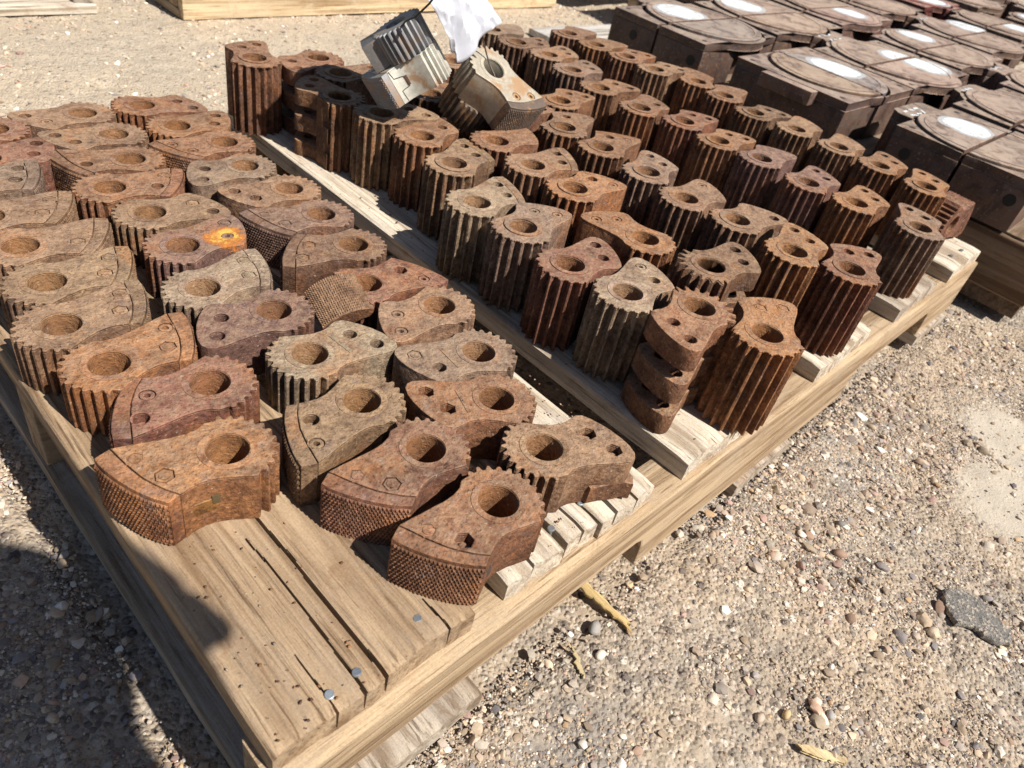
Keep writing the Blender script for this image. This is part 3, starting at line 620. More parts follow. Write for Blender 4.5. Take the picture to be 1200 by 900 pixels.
# key: (x, y, theta, hand, H mm, colour, end, holes, extra, label)
LEFT = [
 (.1943, .7376, -171, 1, 43.4, 'dust', 'plain', ('round', 'socket'), {}, 'flat tan jaw at the back edge, pointing left, left of the rearmost short jaw'),
 (.2626, .7438, -6, 1, 43.4, 'rust', 'plain', ('round', 'round'), {}, 'rearmost short toothed jaw, by the gravel at the back edge with its teeth leftward'),
 (.2729, .6760, -3, -1, 43.4, 'rust', 'plain', ('round', 'round'), {}, 'reddish short jaw left of the lone tall jaw, two open holes at right end'),
 (.2024, .6749, -177, 1, 43.4, 'dust', 'plain', ('round', 'round'), {}, 'dusty short jaw with a wide ring round its bore, second row from back, pointing left'),
 (.3018, .6211, -174, 1, 43.4, 'rust', 'die', ('socket', 'socket'), {}, 'short jaw directly in front of the lone tall jaw, brown knurled face toward left front'),
 (.1937, .6141, 170, 1, 43.4, 'rust', 'die', ('hex', 'round'), {}, 'reddish short jaw at back left whose knurled end hangs over a dark gap'),
 (.1004, .7215, 177, 1, 43.4, 'red', 'plain', ('round', 'round'), {}, 'pinkish toothed jaw cut off by the left edge of the photo, furthest back there'),
 (.0732, .6588, 2, -1, 43.4, 'red', 'plain', ('round', 'round'), {}, 'pink-red jaw end sticking in from the left edge, second from the back'),
 (.0402, .6080, 3, -1, 43.4, 'gray', 'die', ('round', 'round'), {}, 'grey jaw end with two round holes at the left edge, rim curved and pale'),
 (.0408, .5483, -7, -1, 43.4, 'dust', 'die', ('hex', 'hex'), {}, 'dusty jaw at the left edge with two shallow bolt rings, fourth from the back'),
 (.0481, .4884, -9, -1, 43.4, 'dust', 'die', ('none', 'hex'), {}, 'tan jaw at the left edge with a dirt-filled bore just inside the frame'),
 (.1514, .5622, -12, -1, 43.4, 'rust', 'die', ('hex', 'round'), {}, 'short jaw at back left, its pale curved knurled rim separated by a black gap'),
 (.1635, .5024, -3, 1, 43.4, 'dust', 'plain', ('round', 'hex'), {}, 'short jaw with long orange teeth facing the camera, behind the yellow-stained one'),
 (.1624, .4345, 5, -1, 43.4, 'purple', 'plain', ('hex', 'socket'), {'paint': 1}, 'purple-brown jaw with a bright yellow-orange stain on its right end'),
 (.2935, .5607, 176, -1, 43.4, 'gray', 'plain', ('round', 'round'), {}, 'grey crusted short jaw with a dark lump in its bore, beside the board gap'),
 (.3085, .4955, -178, 1, 43.4, 'dust', 'plain', ('open', 'open'), {}, 'tan short jaw with two open hexagonal holes at its left end, beside the long board'),
 (.3080, .4341, 176, 1, 43.4, 'purple', 'die', ('hex', 'hex'), {}, 'purplish short jaw with a coarse dark knurled face hanging over its left end'),
 (.3036, .3706, 161, -1, 43.4, 'brown', 'die', ('hex', 'hex'), {}, 'plain brown short jaw, smooth flat side, between the purplish jaw and loose knurled die'),
 (.2733, .3068, -1, 1, 43.4, 'red', 'die', ('socket', 'open'), {}, 'reddish short jaw pointing right whose left half lies under a tilted knurled die'),
 (.1467, .3660, 7, -1, 43.4, 'pale', 'die', ('hex', 'hex'), {}, 'whitish mottled short jaw with an open seam before its pale rim'),
 (.1804, .3090, 172, -1, 43.4, 'purple', 'plain', ('round', 'round'), {}, 'grey-purple pitted short jaw with a dirt-choked bore, holes to the left'),
 (.1743, .2447, 2, 1, 43.4, 'pale', 'plain', ('round', 'round'), {'mark': True}, 'pale lichen-coloured short jaw with a pointed right end and crusted teeth'),
 (.3115, .2465, 176, -1, 43.4, 'dust', 'plain', ('socket', 'socket'), {}, 'light tan short jaw with two small hex-socket screws, hub nearest the dark slot'),
 (.2969, .1762, 172, 1, 43.4, 'gray', 'plain', ('hex', 'round'), {'mark': True}, 'grey-brown short jaw with a raised bar cast across it, overhanging the dark slot'),
 (.1768, .1775, -177, -1, 43.4, 'dust', 'die', ('socket', 'round'), {}, 'tan short jaw with one screw, one round hole and knurled rim, behind the red one'),
 (.2674, .1224, 158, 1, 43.4, 'rust', 'plain', ('open', 'open'), {'mark': True}, 'orange-brown short jaw with two empty hexagonal pockets and a raised bar, near the front'),
 (.1850, .1102, -168, 1, 43.4, 'red', 'die', ('hex', 'hex'), {}, 'dark red short jaw with two hexagonal bolt heads, second from the near corner'),
 (.1948, .0427, -171, 1, 43.4, 'rust', 'die', ('hex', 'open'), {'slot': 1}, 'frontmost short jaw, brown knurled end toward the camera and one empty hex pocket'),
 (.2616, .0618, -18, 1, 43.4, 'dust', 'plain', ('open', 'open'), {'lip': 1}, 'tan short jaw on pale boards at the front edge, nose pointing right over a lip'),
 (.0719, .1839, 174, 1, 43.4, 'orange', 'die', ('hex', 'hex'), {'pocket': 1}, 'big orange-brown short jaw at left front with a side pocket and knurled end'),
 (.0946, .2521, 173, -1, 43.4, 'red', 'die', ('round', 'socket'), {}, 'red-orange short jaw with a bright orange bore, right behind the big orange-brown one'),
 (.0457, .3067, 5, -1, 43.4, 'orange', 'die', ('socket', 'hex'), {}, 'golden-brown jaw on the left edge board, toothed hub overhanging, nearest of four'),
 (.0355, .3671, 4, -1, 43.4, 'dust', 'die', ('hex', 'hex'), {}, 'dusty tan jaw on the left edge board with long hanging teeth, second nearest of four'),
 (.0470, .4275, -2, -1, 43.4, 'dust', 'die', ('hex', 'hex'), {}, 'dusty tan jaw on left edge board, black seam before its rim, third nearest of four'),
]
for (x, y, th, hand, H, col, end, holes, ex, lab) in LEFT:
    t = jaw((x, y, 0.0006), th, hand, H, end, holes, col, lab, GL, False, var=(int(x * 1000) % 3) + (9 if 'paint' in ex else 0), mark=ex.get('mark', False), bodymat=RUST_PAINTED if 'paint' in ex else None)
    t.scale = (1, 1, random.uniform(.985, 1.01))
    if 'slot' in ex:
        link('side_slot', box(30 * mm, 44 * mm, 21.0 * mm, 22.8 * mm, 12 * mm, 20 * mm, .0004), MINERAL, t, None, (.06, .04, .03))
    if 'pocket' in ex:
        fr = extrude('side_pocket', [[(6, 8), (10, 20), (20, 30), (34, 36), (46, 34), (46, 10)], [(22, 14), (22, 25), (40, 25), (40, 14)]], 0, 1.2, .2) if False else None
        link('side_pocket', box(16 * mm, 33 * mm, 20.4 * mm, 21.9 * mm, 14 * mm, 25 * mm, .0006), RUST, t, None, (.34, .17, .045))
        link('side_slot', box(14.6 * mm, 20 * mm, 20.4 * mm, 22.3 * mm, 20 * mm, 28 * mm, .0004), MINERAL, t, None, (.10, .07, .03))
    if 'lip' in ex:
        l_ = extrude('stepped_lip', [S([(30, -24), (60, -26), (67, -30), (72, -22), (70, -10), (60, 0), (30, 4)], hand)], .001, .019, .0012)
        link('stepped_lip', l_, RUST, t, (.001, -.0065, 0), jit(CP_['rust']))

# loose knurled die tilted over a hub
ld = empty('loose_knurled_die', (.247, .312, .047), 0)
tag(ld, 'loose curved die with a diamond-knurled face leaning up across a reddish short jaw', 'knurled die')
nu, nv_ = 24, 15; V = []; F = []
for i in range(nu + 1):
    for k in range(nv_ + 1):
        a = math.radians(-42 + 84 * i / nu); r = .036
        V.append((r * math.sin(a) * 1.0, -.022 + .044 * k / nv_, r * math.cos(a) - r))
for i in range(nu):
    for k in range(nv_):
        b = [i * (nv_ + 1) + k, (i + 1) * (nv_ + 1) + k, (i + 1) * (nv_ + 1) + k + 1, i * (nv_ + 1) + k + 1]
        c = sum((Vector(V[j]) for j in b), Vector()) / 4; am = math.radians(-42 + 84 * (i + .5) / nu)
        V.append(c + Vector((math.sin(am), 0, math.cos(am))) * .0014); n = len(V) - 1
        F += [(b[0], b[1], n), (b[1], b[2], n), (b[2], b[3], n), (b[3], b[0], n)]
km = mesh('knurled_face', V, F); link('knurled_face', km, RUST_SIDE, ld, None, CP_['dust'])
arc = [(.036 * math.sin(math.radians(a)), .036 * math.cos(math.radians(a)) - .036) for a in range(-42, 43, 6)]
blk = extrude('die_block', [arc + [(.022, -.017), (-.022, -.017)]], -.0225, .0225, .0008)
blk.transform(Matrix(((1, 0, 0, 0), (0, 0, 1, 0), (0, 1, 0, 0), (0, 0, 0, 1)))); blk.flip_normals()
link('die_block', blk, RUST_PLAIN, ld, (0, 0, -.0004), CP_['rust'])
ld.location = (.237, .299, .048); ld.rotation_euler = (math.radians(14), math.radians(-16), math.radians(-14))

TALL = [
 # lone one at the back left of the tall block
 (.4080, .7400, 76, 1, 88.0, 'rust', 'plain', ('round', 'round'), '', 'lone tall ribbed jaw at back left corner of the tall jaws, against pale gravel'),
 (.5007, .7386, -168, -1, 85, 'rust', 'plain', ('round', 'round'), 'slot', 'slotted jaw with stacked plates just right of the lone tall jaw'),
 (.4937, .6760, -8, -1, 85, 'brown', 'plain', ('round', 'round'), '', 'tall jaw lying in the shadow right under the left hanging grey jaw'),
 (.4482, .6108, 108, 1, 85, 'rust', 'plain', ('round', 'round'), 'slot', 'slotted plate jaw, toothed hub toward the camera, first in front of the lone tall one'),
 (.4655, .5488, -3, 1, 85, 'dust', 'plain', ('round', 'round'), '', 'tall jaw in the left row, rough brown teeth half shaded, below left grey jaw'),
 (.4783, .4863, 22, -1, 81, 'rust', 'plain', ('round', 'round'), '', 'tall jaw in the left row, top tinted orange, below the gap between the grey jaws'),
 (.4661, .4139, 19, -1, 81, 'dust', 'die', ('round', 'round'), '', 'pale crusted tall jaw, fifth from the front in the left row, seam before its end'),
 (.5571, .4401, -1, -1, 85, 'rust', 'plain', ('none', 'none'), '', 'tall jaw directly under the knurled end of the right grey jaw'),
 (.5480, .3696, -6, -1, 85, 'dust', 'die', ('round', 'round'), '', 'dusty tall jaw with an open curved seam, second row, below the right grey jaw'),
 (.6783, .4380, 33, 1, 85, 'brown', 'plain', ('none', 'round'), '', 'brown tall jaw with an orange-edged back, right of the grey jaw\'s knurled end'),
 (.8845, .7997, -12, -1, 85, 'gray', 'plain', ('none', 'none'), '', 'plain smooth-sided tall jaw at the back, right of the white paper'),
 (.8842, .7368, -13, -1, 85, 'brown', 'plain', ('round', 'round'), '', 'tall jaw second from the back in the fourth row, right of the white paper'),
 (.8990, .6762, 1, -1, 85, 'dust', 'plain', ('round', 'round'), '', 'tan tall jaw third from the back in the fourth row'),
 (.8822, .6079, 1, -1, 85, 'gray', 'plain', ('round', 'round'), '', 'greyish tall jaw fourth from the back in the fourth row'),
 (.8703, .5373, 1, 1, 85, 'rust', 'plain', ('round', 'round'), '', 'flat-topped rusty tall jaw fifth from the back in the fourth row'),
 (.8655, .4531, 9, -1, 85, 'rust', 'plain', ('none', 'round'), '', 'tall jaw in the middle of the fourth row with a rust-coloured bore'),
 (.8961, .3937, 12, 1, 85, 'red', 'plain', ('round', 'round'), '', 'reddish tall jaw in the fourth row, sixth from the front'),
 (.8906, .3273, 7, 1, 85, 'rust', 'plain', ('round', 'round'), '', 'orange-speckled tall jaw in the fourth row, fifth from the front'),
 (.9009, .2622, 9, 1, 85, 'purple', 'plain', ('none', 'none'), '', 'dark purple-grey tall jaw with an orange bore in the fourth row'),
 (.8967, .1854, -1, -1, 85, 'purple', 'plain', ('round', 'round'), '', 'purplish round-ended tall jaw third from the front in the fourth row'),
 (.9089, .1197, -4, -1, 85, 'orange', 'plain', ('round', 'round'), '', 'orange-tinged tall jaw second from the front in the fourth row'),
 (.9241, .0389, 18, -1, 85, 'gray', 'plain', ('open', 'open'), '', 'grey-topped tall jaw at right front pallet corner, beside the jaw on its side'),
 (1.0406, .7599, 19, 1, 85, 'brown', 'plain', ('none', 'none'), '', 'furthest tall jaw, back end of the right-hand row in front of the grey board'),
 (1.0444, .6959, 10, 1, 85, 'rust', 'plain', ('none', 'none'), '', 'orange-brown tall jaw, second from the back in the right-hand row'),
 (1.0557, .6334, 15, 1, 85, 'rust', 'plain', ('round', 'round'), '', 'tall jaw with two open holes, third from the back in the right-hand row'),
 (1.0596, .5711, 3, 1, 85, 'dust', 'plain', ('round', 'round'), '', 'flat broad-topped tall jaw, fourth from the back in the right-hand row'),
 (1.0974, .5069, 30, -1, 85, 'rust', 'plain', ('none', 'none'), '', 'tall jaw with a humped outline, fifth from the back in the right-hand row'),
 (1.0884, .4446, 25, 1, 85, 'rust', 'plain', ('none', 'none'), '', 'sharp-edged tall jaw, sixth from the back in the right-hand row'),
 (1.0733, .3758, -5, 1, 85, 'brown', 'plain', ('round', 'round'), '', 'long flat dark tall jaw in the right-hand row, below the big split disc block'),
 (1.0813, .3042, 3, -1, 85, 'dust', 'plain', ('none', 'none'), '', 'dusty tan tall jaw in the right-hand row, fourth from the front'),
 (1.0897, .2341, 1, -1, 85, 'dust', 'plain', ('none', 'none'), '', 'tan tall jaw with worn raised collar, third from the front in the right-hand row'),
 (1.0922, .1663, -2, -1, 85, 'rust', 'plain', ('round', 'round'), '', 'tall jaw with raised collar and holes, second from the front in the right-hand row'),
 (1.0891, .0928, 9, -1, 85, 'orange', 'plain', ('round', 'round'), '', 'frontmost tall jaw of the right-hand row, orange collar, touching the jaw on its side'),
 (.4301, .3349, 5, -1, 81, 'pale', 'die', ('round', 'round'), '', 'whitish tall jaw with a broad pale ring, fourth from the front in the left row'),
 (.4360, .2721, 22, 1, 81, 'gray', 'plain', ('socket', 'socket'), '', 'purple-grey tall jaw with wide flat ring, squared end, third from front in left row'),
 (.4298, .2003, -4, -1, 81, 'red', 'plain', ('round', 'round'), '', 'red-brown tall jaw, two clean open holes, second from the front in the left row'),
 (.4411, .1372, 7, -1, 81, 'pale', 'plain', ('socket', 'round'), '', 'mottled grey and rust tall jaw at the front of the left row, beside black slot'),
 (.5504, .3048, 6, 1, 85, 'orange', 'plain', ('socket', 'round'), 'keyed', 'orange-brown jaw with a flat keyed side in the middle of the tall rows'),
 (.5385, .1924, 91, -1, 85, 'orange', 'plain', ('socket', 'socket'), '', 'orange jaw turned the other way, its two screws toward the back left'),
 (.6837, .2998, 17, -1, 85, 'gray', 'plain', ('round', 'round'), '', 'olive-grey tall jaw in the third row with two wide open holes'),
 (.6712, .2323, -4, -1, 85, 'dust', 'plain', ('socket', 'none'), '', 'pale tan tall jaw with a raised collar in the third row, third from the front'),
 (.6865, .1691, -2, 1, 85, 'dust', 'plain', ('open', 'none'), '', 'tan tall jaw with a squared right end, in front of the pale collared one'),
 (.5421, .1150, -12, -1, 94, 'brown', 'plain', ('round', 'round'), 'slot', 'brown jaw with broken lumpy teeth and two dark holes, tipped among the front tall ones'),
 (.6662, .0871, 10, -1, 94, 'orange', 'plain', ('round', 'round'), '', 'tall jaw with a bright orange collar, just behind the reddish one at the front edge'),
 (.6977, .0330, 23, 1, 94, 'red', 'plain', ('round', 'open'), '', 'reddish tall jaw at the front edge of the pallet, long dark teeth facing the camera'),
 (.4645, .0762, -172, -1, 94, 'rust', 'plain', ('round', 'round'), 'slot', 'jaw made of three stacked plates at the front, its two holes toward the camera'),
 (.4911, .0193, 33, 1, 94, 'orange', 'plain', ('hex', 'hex'), '', 'frontmost tall jaw with two hex bolts and long dark teeth, leaning over the front edge'),
 (.6400, .5000, 15, 1, 85, 'rust', 'plain', ('round', 'round'), '', 'rusty tall jaw mostly hidden behind the tilted white jaw, only its round end showing'),
 (.5750, .5900, 5, 1, 84, 'brown', 'plain', ('round', 'round'), '', 'brown tall jaw glimpsed in the gap between the two heaped jaws'),
 (.6900, .5900, 10, -1, 82, 'rust', 'plain', ('round', 'round'), '', 'rusty tall jaw hidden behind the tilted white jaw and the paper'),
 (.6000, .6900, 0, 1, 84, 'brown', 'plain', ('round', 'round'), '', 'brown tall jaw glimpsed just behind the left grey jaw'),
 (.7000, .6900, 8, -1, 82, 'dust', 'plain', ('round', 'round'), '', 'dusty tall jaw behind the hanging paper tip'),
 (.7600, .5200, 20, 1, 82, 'rust', 'plain', ('round', 'round'), '', 'rusty tall jaw in the gap right of the tilted white jaw'),
 (.6839, .3755, 21, 1, 85, 'rust', 'die', ('hex', 'round'), '', 'rusty tall jaw in the third row, right of the dusty one with the open seam'),
]
for n_, (x, y, th, hand, H, col, end, holes, ex, lab) in enumerate(TALL):
    rh = random.choice((.5, .9, 1.4)); rr = random.choice((19.5, 20.5, 21.5))
    if ex != 'slot':
        t = jaw((x, y, .0006), th, hand, H, end, holes, col, lab, GR, True, var=n_ % 3, ringh=rh, ringr=rr)
        if ex == 'keyed':
            link('side_key', box(30 * mm, 47 * mm, 20.6 * mm, 22.6 * mm, 10 * mm, 30 * mm, .0006), MINERAL, t, None, (.05, .035, .03))
    else:
        t = empty('toothed_jaw', (x, y, .0006), math.radians(th)); tag(t, lab, 'toothed jaw', GR); c = jit(CP_[col])
        hub = [(27 * math.cos(math.radians(a)), 27 * hand * math.sin(math.radians(a))) for a in range(-85, 100, 8)]
        k = ('hub', hand, H)
        if k not in CACHE:
            tt = [(a, b * hand) for a, b in teeth(106, 266, pitch=17.2, ri=27.6)]
            CACHE[k] = extrude('toothed_hub', [[(a * mm, b * mm) for a, b in hub + tt], circ(0, 0, 14 * mm, 36)], 0, (H - 1) * mm, .0009)
        link('toothed_hub', CACHE[k], RUST, t, None, c)
        th_ = H * .235
        for z in (0, H * .3825, H - th_):
            o = link('jaw_plate', body_mesh(hand, 0, round(th_, 1), 'plain', holes, True, 7), RUST, t, (0, 0, z * mm), jit(c))
        link('boss_ring', ring_mesh(1.1, 20.5), RUST, t, (0, 0, H * mm - .0006), jit(c, .05))
    t.scale = (1, 1, random.uniform(.985, 1.015))
# jaw lying on its side at the right front corner
t = jaw((0, 0, 0), 0, 1, 43.4, 'die', ('hex', 'hex'), 'red', 'pinkish short jaw lying on its side at the right front corner of the pallet', GL, var=1)
t.rotation_mode = 'QUATERNION'
t.rotation_quaternion = (Matrix.Rotation(math.radians(-5), 4, 'Z') @ Matrix.Rotation(math.radians(90), 4, 'X')).to_quaternion()
t.location = (1.150, .088, .036)
# two grey-white jaws heaped on top
def half_jaw(M4, s, hub_low, hub_high, hand, label, face_col, side_col):
    t = empty('toothed_jaw'); tag(t, label, 'toothed jaw', 'grey-painted jaws heaped on the tall ones'); t.rotation_mode = 'QUATERNION'
    t.location = M4.to_translation(); t.rotation_quaternion = M4.to_quaternion(); t.scale = (s, s, s)
    z0, z1 = 0, 45
    link('jaw_body', body_mesh(hand, 0, 45, 'die', ('socket', 'socket'), False, 5), STEEL, t, None, face_col)
    for (hx, hy) in HOLE: link('bolt', bolt_mesh('socket', 45, 0), STEEL, t, (hx * mm, hy * mm * hand, 0), (.42, .26, .13))
    link('boss_ring', ring_mesh(1.2, 19), STEEL, t, (0, 0, 45 * mm - .0006), tuple(v * 1.1 for v in face_col))
    link('knurled_die', die_mesh(hand, 45), STEEL, t, None, side_col)
    hub = [(27 * math.cos(math.radians(a)), 27 * hand * math.sin(math.radians(a))) for a in range(-85, 100, 8)]
    tt = [(a, b * hand) for a, b in teeth(106, 266, pitch=12.6, ri=28.0)]
    if hub_low: rng_ = (hub_low, -.4)
    else: rng_ = (45.4, hub_high)
    # full ring of teeth on the other half of the hub
    ft = [(a, b * hand) for a, b in teeth(0, 360, pitch=14.4, ri=27.5, ro=33)]
    me = extrude('toothed_hub', [[(a * mm, b * mm) for a, b in ft], circ(0, 0, 14 * mm, 36)], rng_[0] * mm, rng_[1] * mm, .0009)
    link('toothed_hub', me, STEEL, t, None, side_col)
    return t
M2 = Matrix(((.3574, .9337, .0230, .584), (-.7942, .3168, -.5185, .4914), (-.4914, .1671, .8548, .1504), (0, 0, 0, 1)))
M2 = M2 @ Matrix.Translation((0, 0, -.045))
j2 = half_jaw(M2, 1.0, -40, 0, -1, 'mottled white and rust jaw tilted face-up on the heap, wired through its bore', (.44, .39, .31), (.15, .11, .085))
M1 = Matrix(((-.6006, -.7131, -.3616, .4969), (.5413, -.6955, .4724, .5057), (-.5884, .0880, .8038, .1345), (0, 0, 0, 1)))
M1 = Matrix.Translation((.497, .506, .134)) @ Matrix.Rotation(math.radians(13), 4, 'Z') @ Matrix.Translation((-.497, -.506, -.134)) @ M1
j1 = half_jaw(M1, .88, 0, 84, 1, 'grey jaw with white-painted side and T-shaped key slot, left of the white paper', (.58, .56, .49), (.27, .27, .275))
link('upper_plate', box(2 * mm, 52 * mm, -26 * mm, 12 * mm, 46 * mm, 82 * mm, .001), STEEL, j1, None, (.17, .16, .155))
link('key_slot', box(51.4 * mm, 52.4 * mm, -12 * mm, -2 * mm, 58 * mm, 70 * mm, .0003), MINERAL, j1, None, (.05, .045, .04))
# key slot in its painted side: dovetail seam
def strip(pts, w_):
    V = []; F = []
    for i in range(len(pts) - 1):
        a, b = Vector((*pts[i], 0)), Vector((*pts[i + 1], 0)); d = (b - a).normalized(); n = Vector((-d.y, d.x, 0)) * w_; k = len(V)
        a = a - d * w_; b = b + d * w_
        V += [a + n, a - n, b - n, b + n]; F += [(k, k + 1, k + 2, k + 3)]
    return V, F
# side face of hand +1 runs from (39,24) to (-8,31); build a small proud frame there
SEAM = [(38, 44), (36, 33), (24, 30), (22, 16), (34, 15), (33, 1)]
def on_side(u, z, off=.0):   # u = x mm on side
    yy = float(np.interp(u, [-8, 0, 9, 18, 26, 33, 39.5], [31.6, 28, 24, 21.2, 20.6, 22, 24.2])) + off
    return (u * mm, yy * mm, z * mm)
pts = []
for (u0, z0_), (u1, z1_) in zip(SEAM[:-1], SEAM[1:]):
    for k in range(4): pts.append(on_side(u0 + (u1 - u0) * k / 4, z0_ + (z1_ - z0_) * k / 4, .1))
pts.append(on_side(*SEAM[-1], .1))
link('key_seam', tube('key_seam', pts, .0006, 6), MINERAL, j1, None, (.04, .03, .025))
link('key_slot', box(19.5 * mm, 24 * mm, 20.4 * mm, 21.3 * mm, 17 * mm, 30 * mm, .0002), MINERAL, j1, None, (.10, .05, .03))

# wires and paper tag
w1 = [(.458, .46, .250), (.4535, .47, .232), (.450, .485, .215), (.452, .503, .205), (.456, .515, .195)]
tag(link('tie_wire', tube('tie_wire', w1, .0011), WIRE, None, None, (.03, .03, .03)), 'thin black wire rising out of the grey jaw with the white side', 'wire')
cpos = Vector((.558, .497, .198))
bore2 = M2 @ Vector((0, 0, .045))
w2 = [cpos, cpos + Vector((.008, .004, -.012)), bore2 + Vector((-.008, .012, .020)), bore2 + Vector((-.003, .006, .004)), bore2 + Vector((.0, -.006, -.012)), bore2 + Vector((-.004, .006, -.02)), bore2 + Vector((-.012, .010, -.002)), bore2 + Vector((-.022, .016, .012)), bore2 + Vector((-.034, .022, .016))]
def smooth(P, n=5):
    P = [Vector(p) for p in P]; out = []
    for i in range(len(P) - 1):
        p0, p1_, p2_, p3_ = P[max(i - 1, 0)], P[i], P[i + 1], P[min(i + 2, len(P) - 1)]
        for k in range(n):
            t_ = k / n; out.append(.5 * ((2 * p1_) + (p2_ - p0) * t_ + (2 * p0 - 5 * p1_ + 4 * p2_ - p3_) * t_ * t_ + (3 * p1_ - p0 - 3 * p2_ + p3_) * t_ ** 3))
    out.append(P[-1]); return out
tag(link('tie_wire', tube('tie_wire', smooth(w2), .0010), WIRE, None, None, (.10, .075, .06)), 'rusty wire looped through the bore of the mottled white jaw up to the paper', 'wire')
# crumpled sheet: parametric quad (bottom edge near jaws, top above the frame)
bl, br, tl, tr = Vector((.505, .506, .170)), Vector((.570, .500, .201)), Vector((.415, .525, .275)), Vector((.525, .54, .300))
nx, ny = 36, 48; V = []; F = []
for j in range(ny + 1):
    for i in range(nx + 1):
        u, v_ = i / nx, j / ny
        p = (bl * (1 - u) + br * u) * (1 - v_) + (tl * (1 - u) + tr * u) * v_
        tip = Vector((.525, .500, .163))
        if v_ < .35: p += (tip - (bl + br) / 2) * math.exp(-((u - .35) / .22) ** 2) * (1 - v_ / .35)
        rdg = lambda a, b, sd: 1 - 2 * abs(float(vnoise(a, b, 1, sd)))
        cr = .007 * rdg(u * 4.2 + v_ * 2.1, v_ * 3.7 - u * 1.6, 31) + .0035 * rdg(u * 9 - v_ * 5, v_ * 8 + u * 3, 33) + .012 * float(vnoise(u * 3, v_ * 3, 1, 21)) + .006 * abs(float(vnoise(u * 7 + v_ * 3, v_ * 6, 1, 22))) + .010 * math.sin(u * 3.1 + v_ * 2) + .010 * abs(u - .62 - .15 * v_) * 2
        p += Vector((0.25, -.9, .3)) * cr
        V.append(p)
for j in range(ny):
    for i in range(nx):
        a = j * (nx + 1) + i; F.append((a, a + 1, a + nx + 2, a + nx + 1))
me = mesh('paper_tag', V, F, 12)
o = link('paper_tag', me, PAPER, None, None, (.50, .52, .58)); so = o.modifiers.new('s', 'SOLIDIFY'); so.thickness = .0003
tag(o, 'crumpled blank white paper wired above the two grey jaws', 'paper')

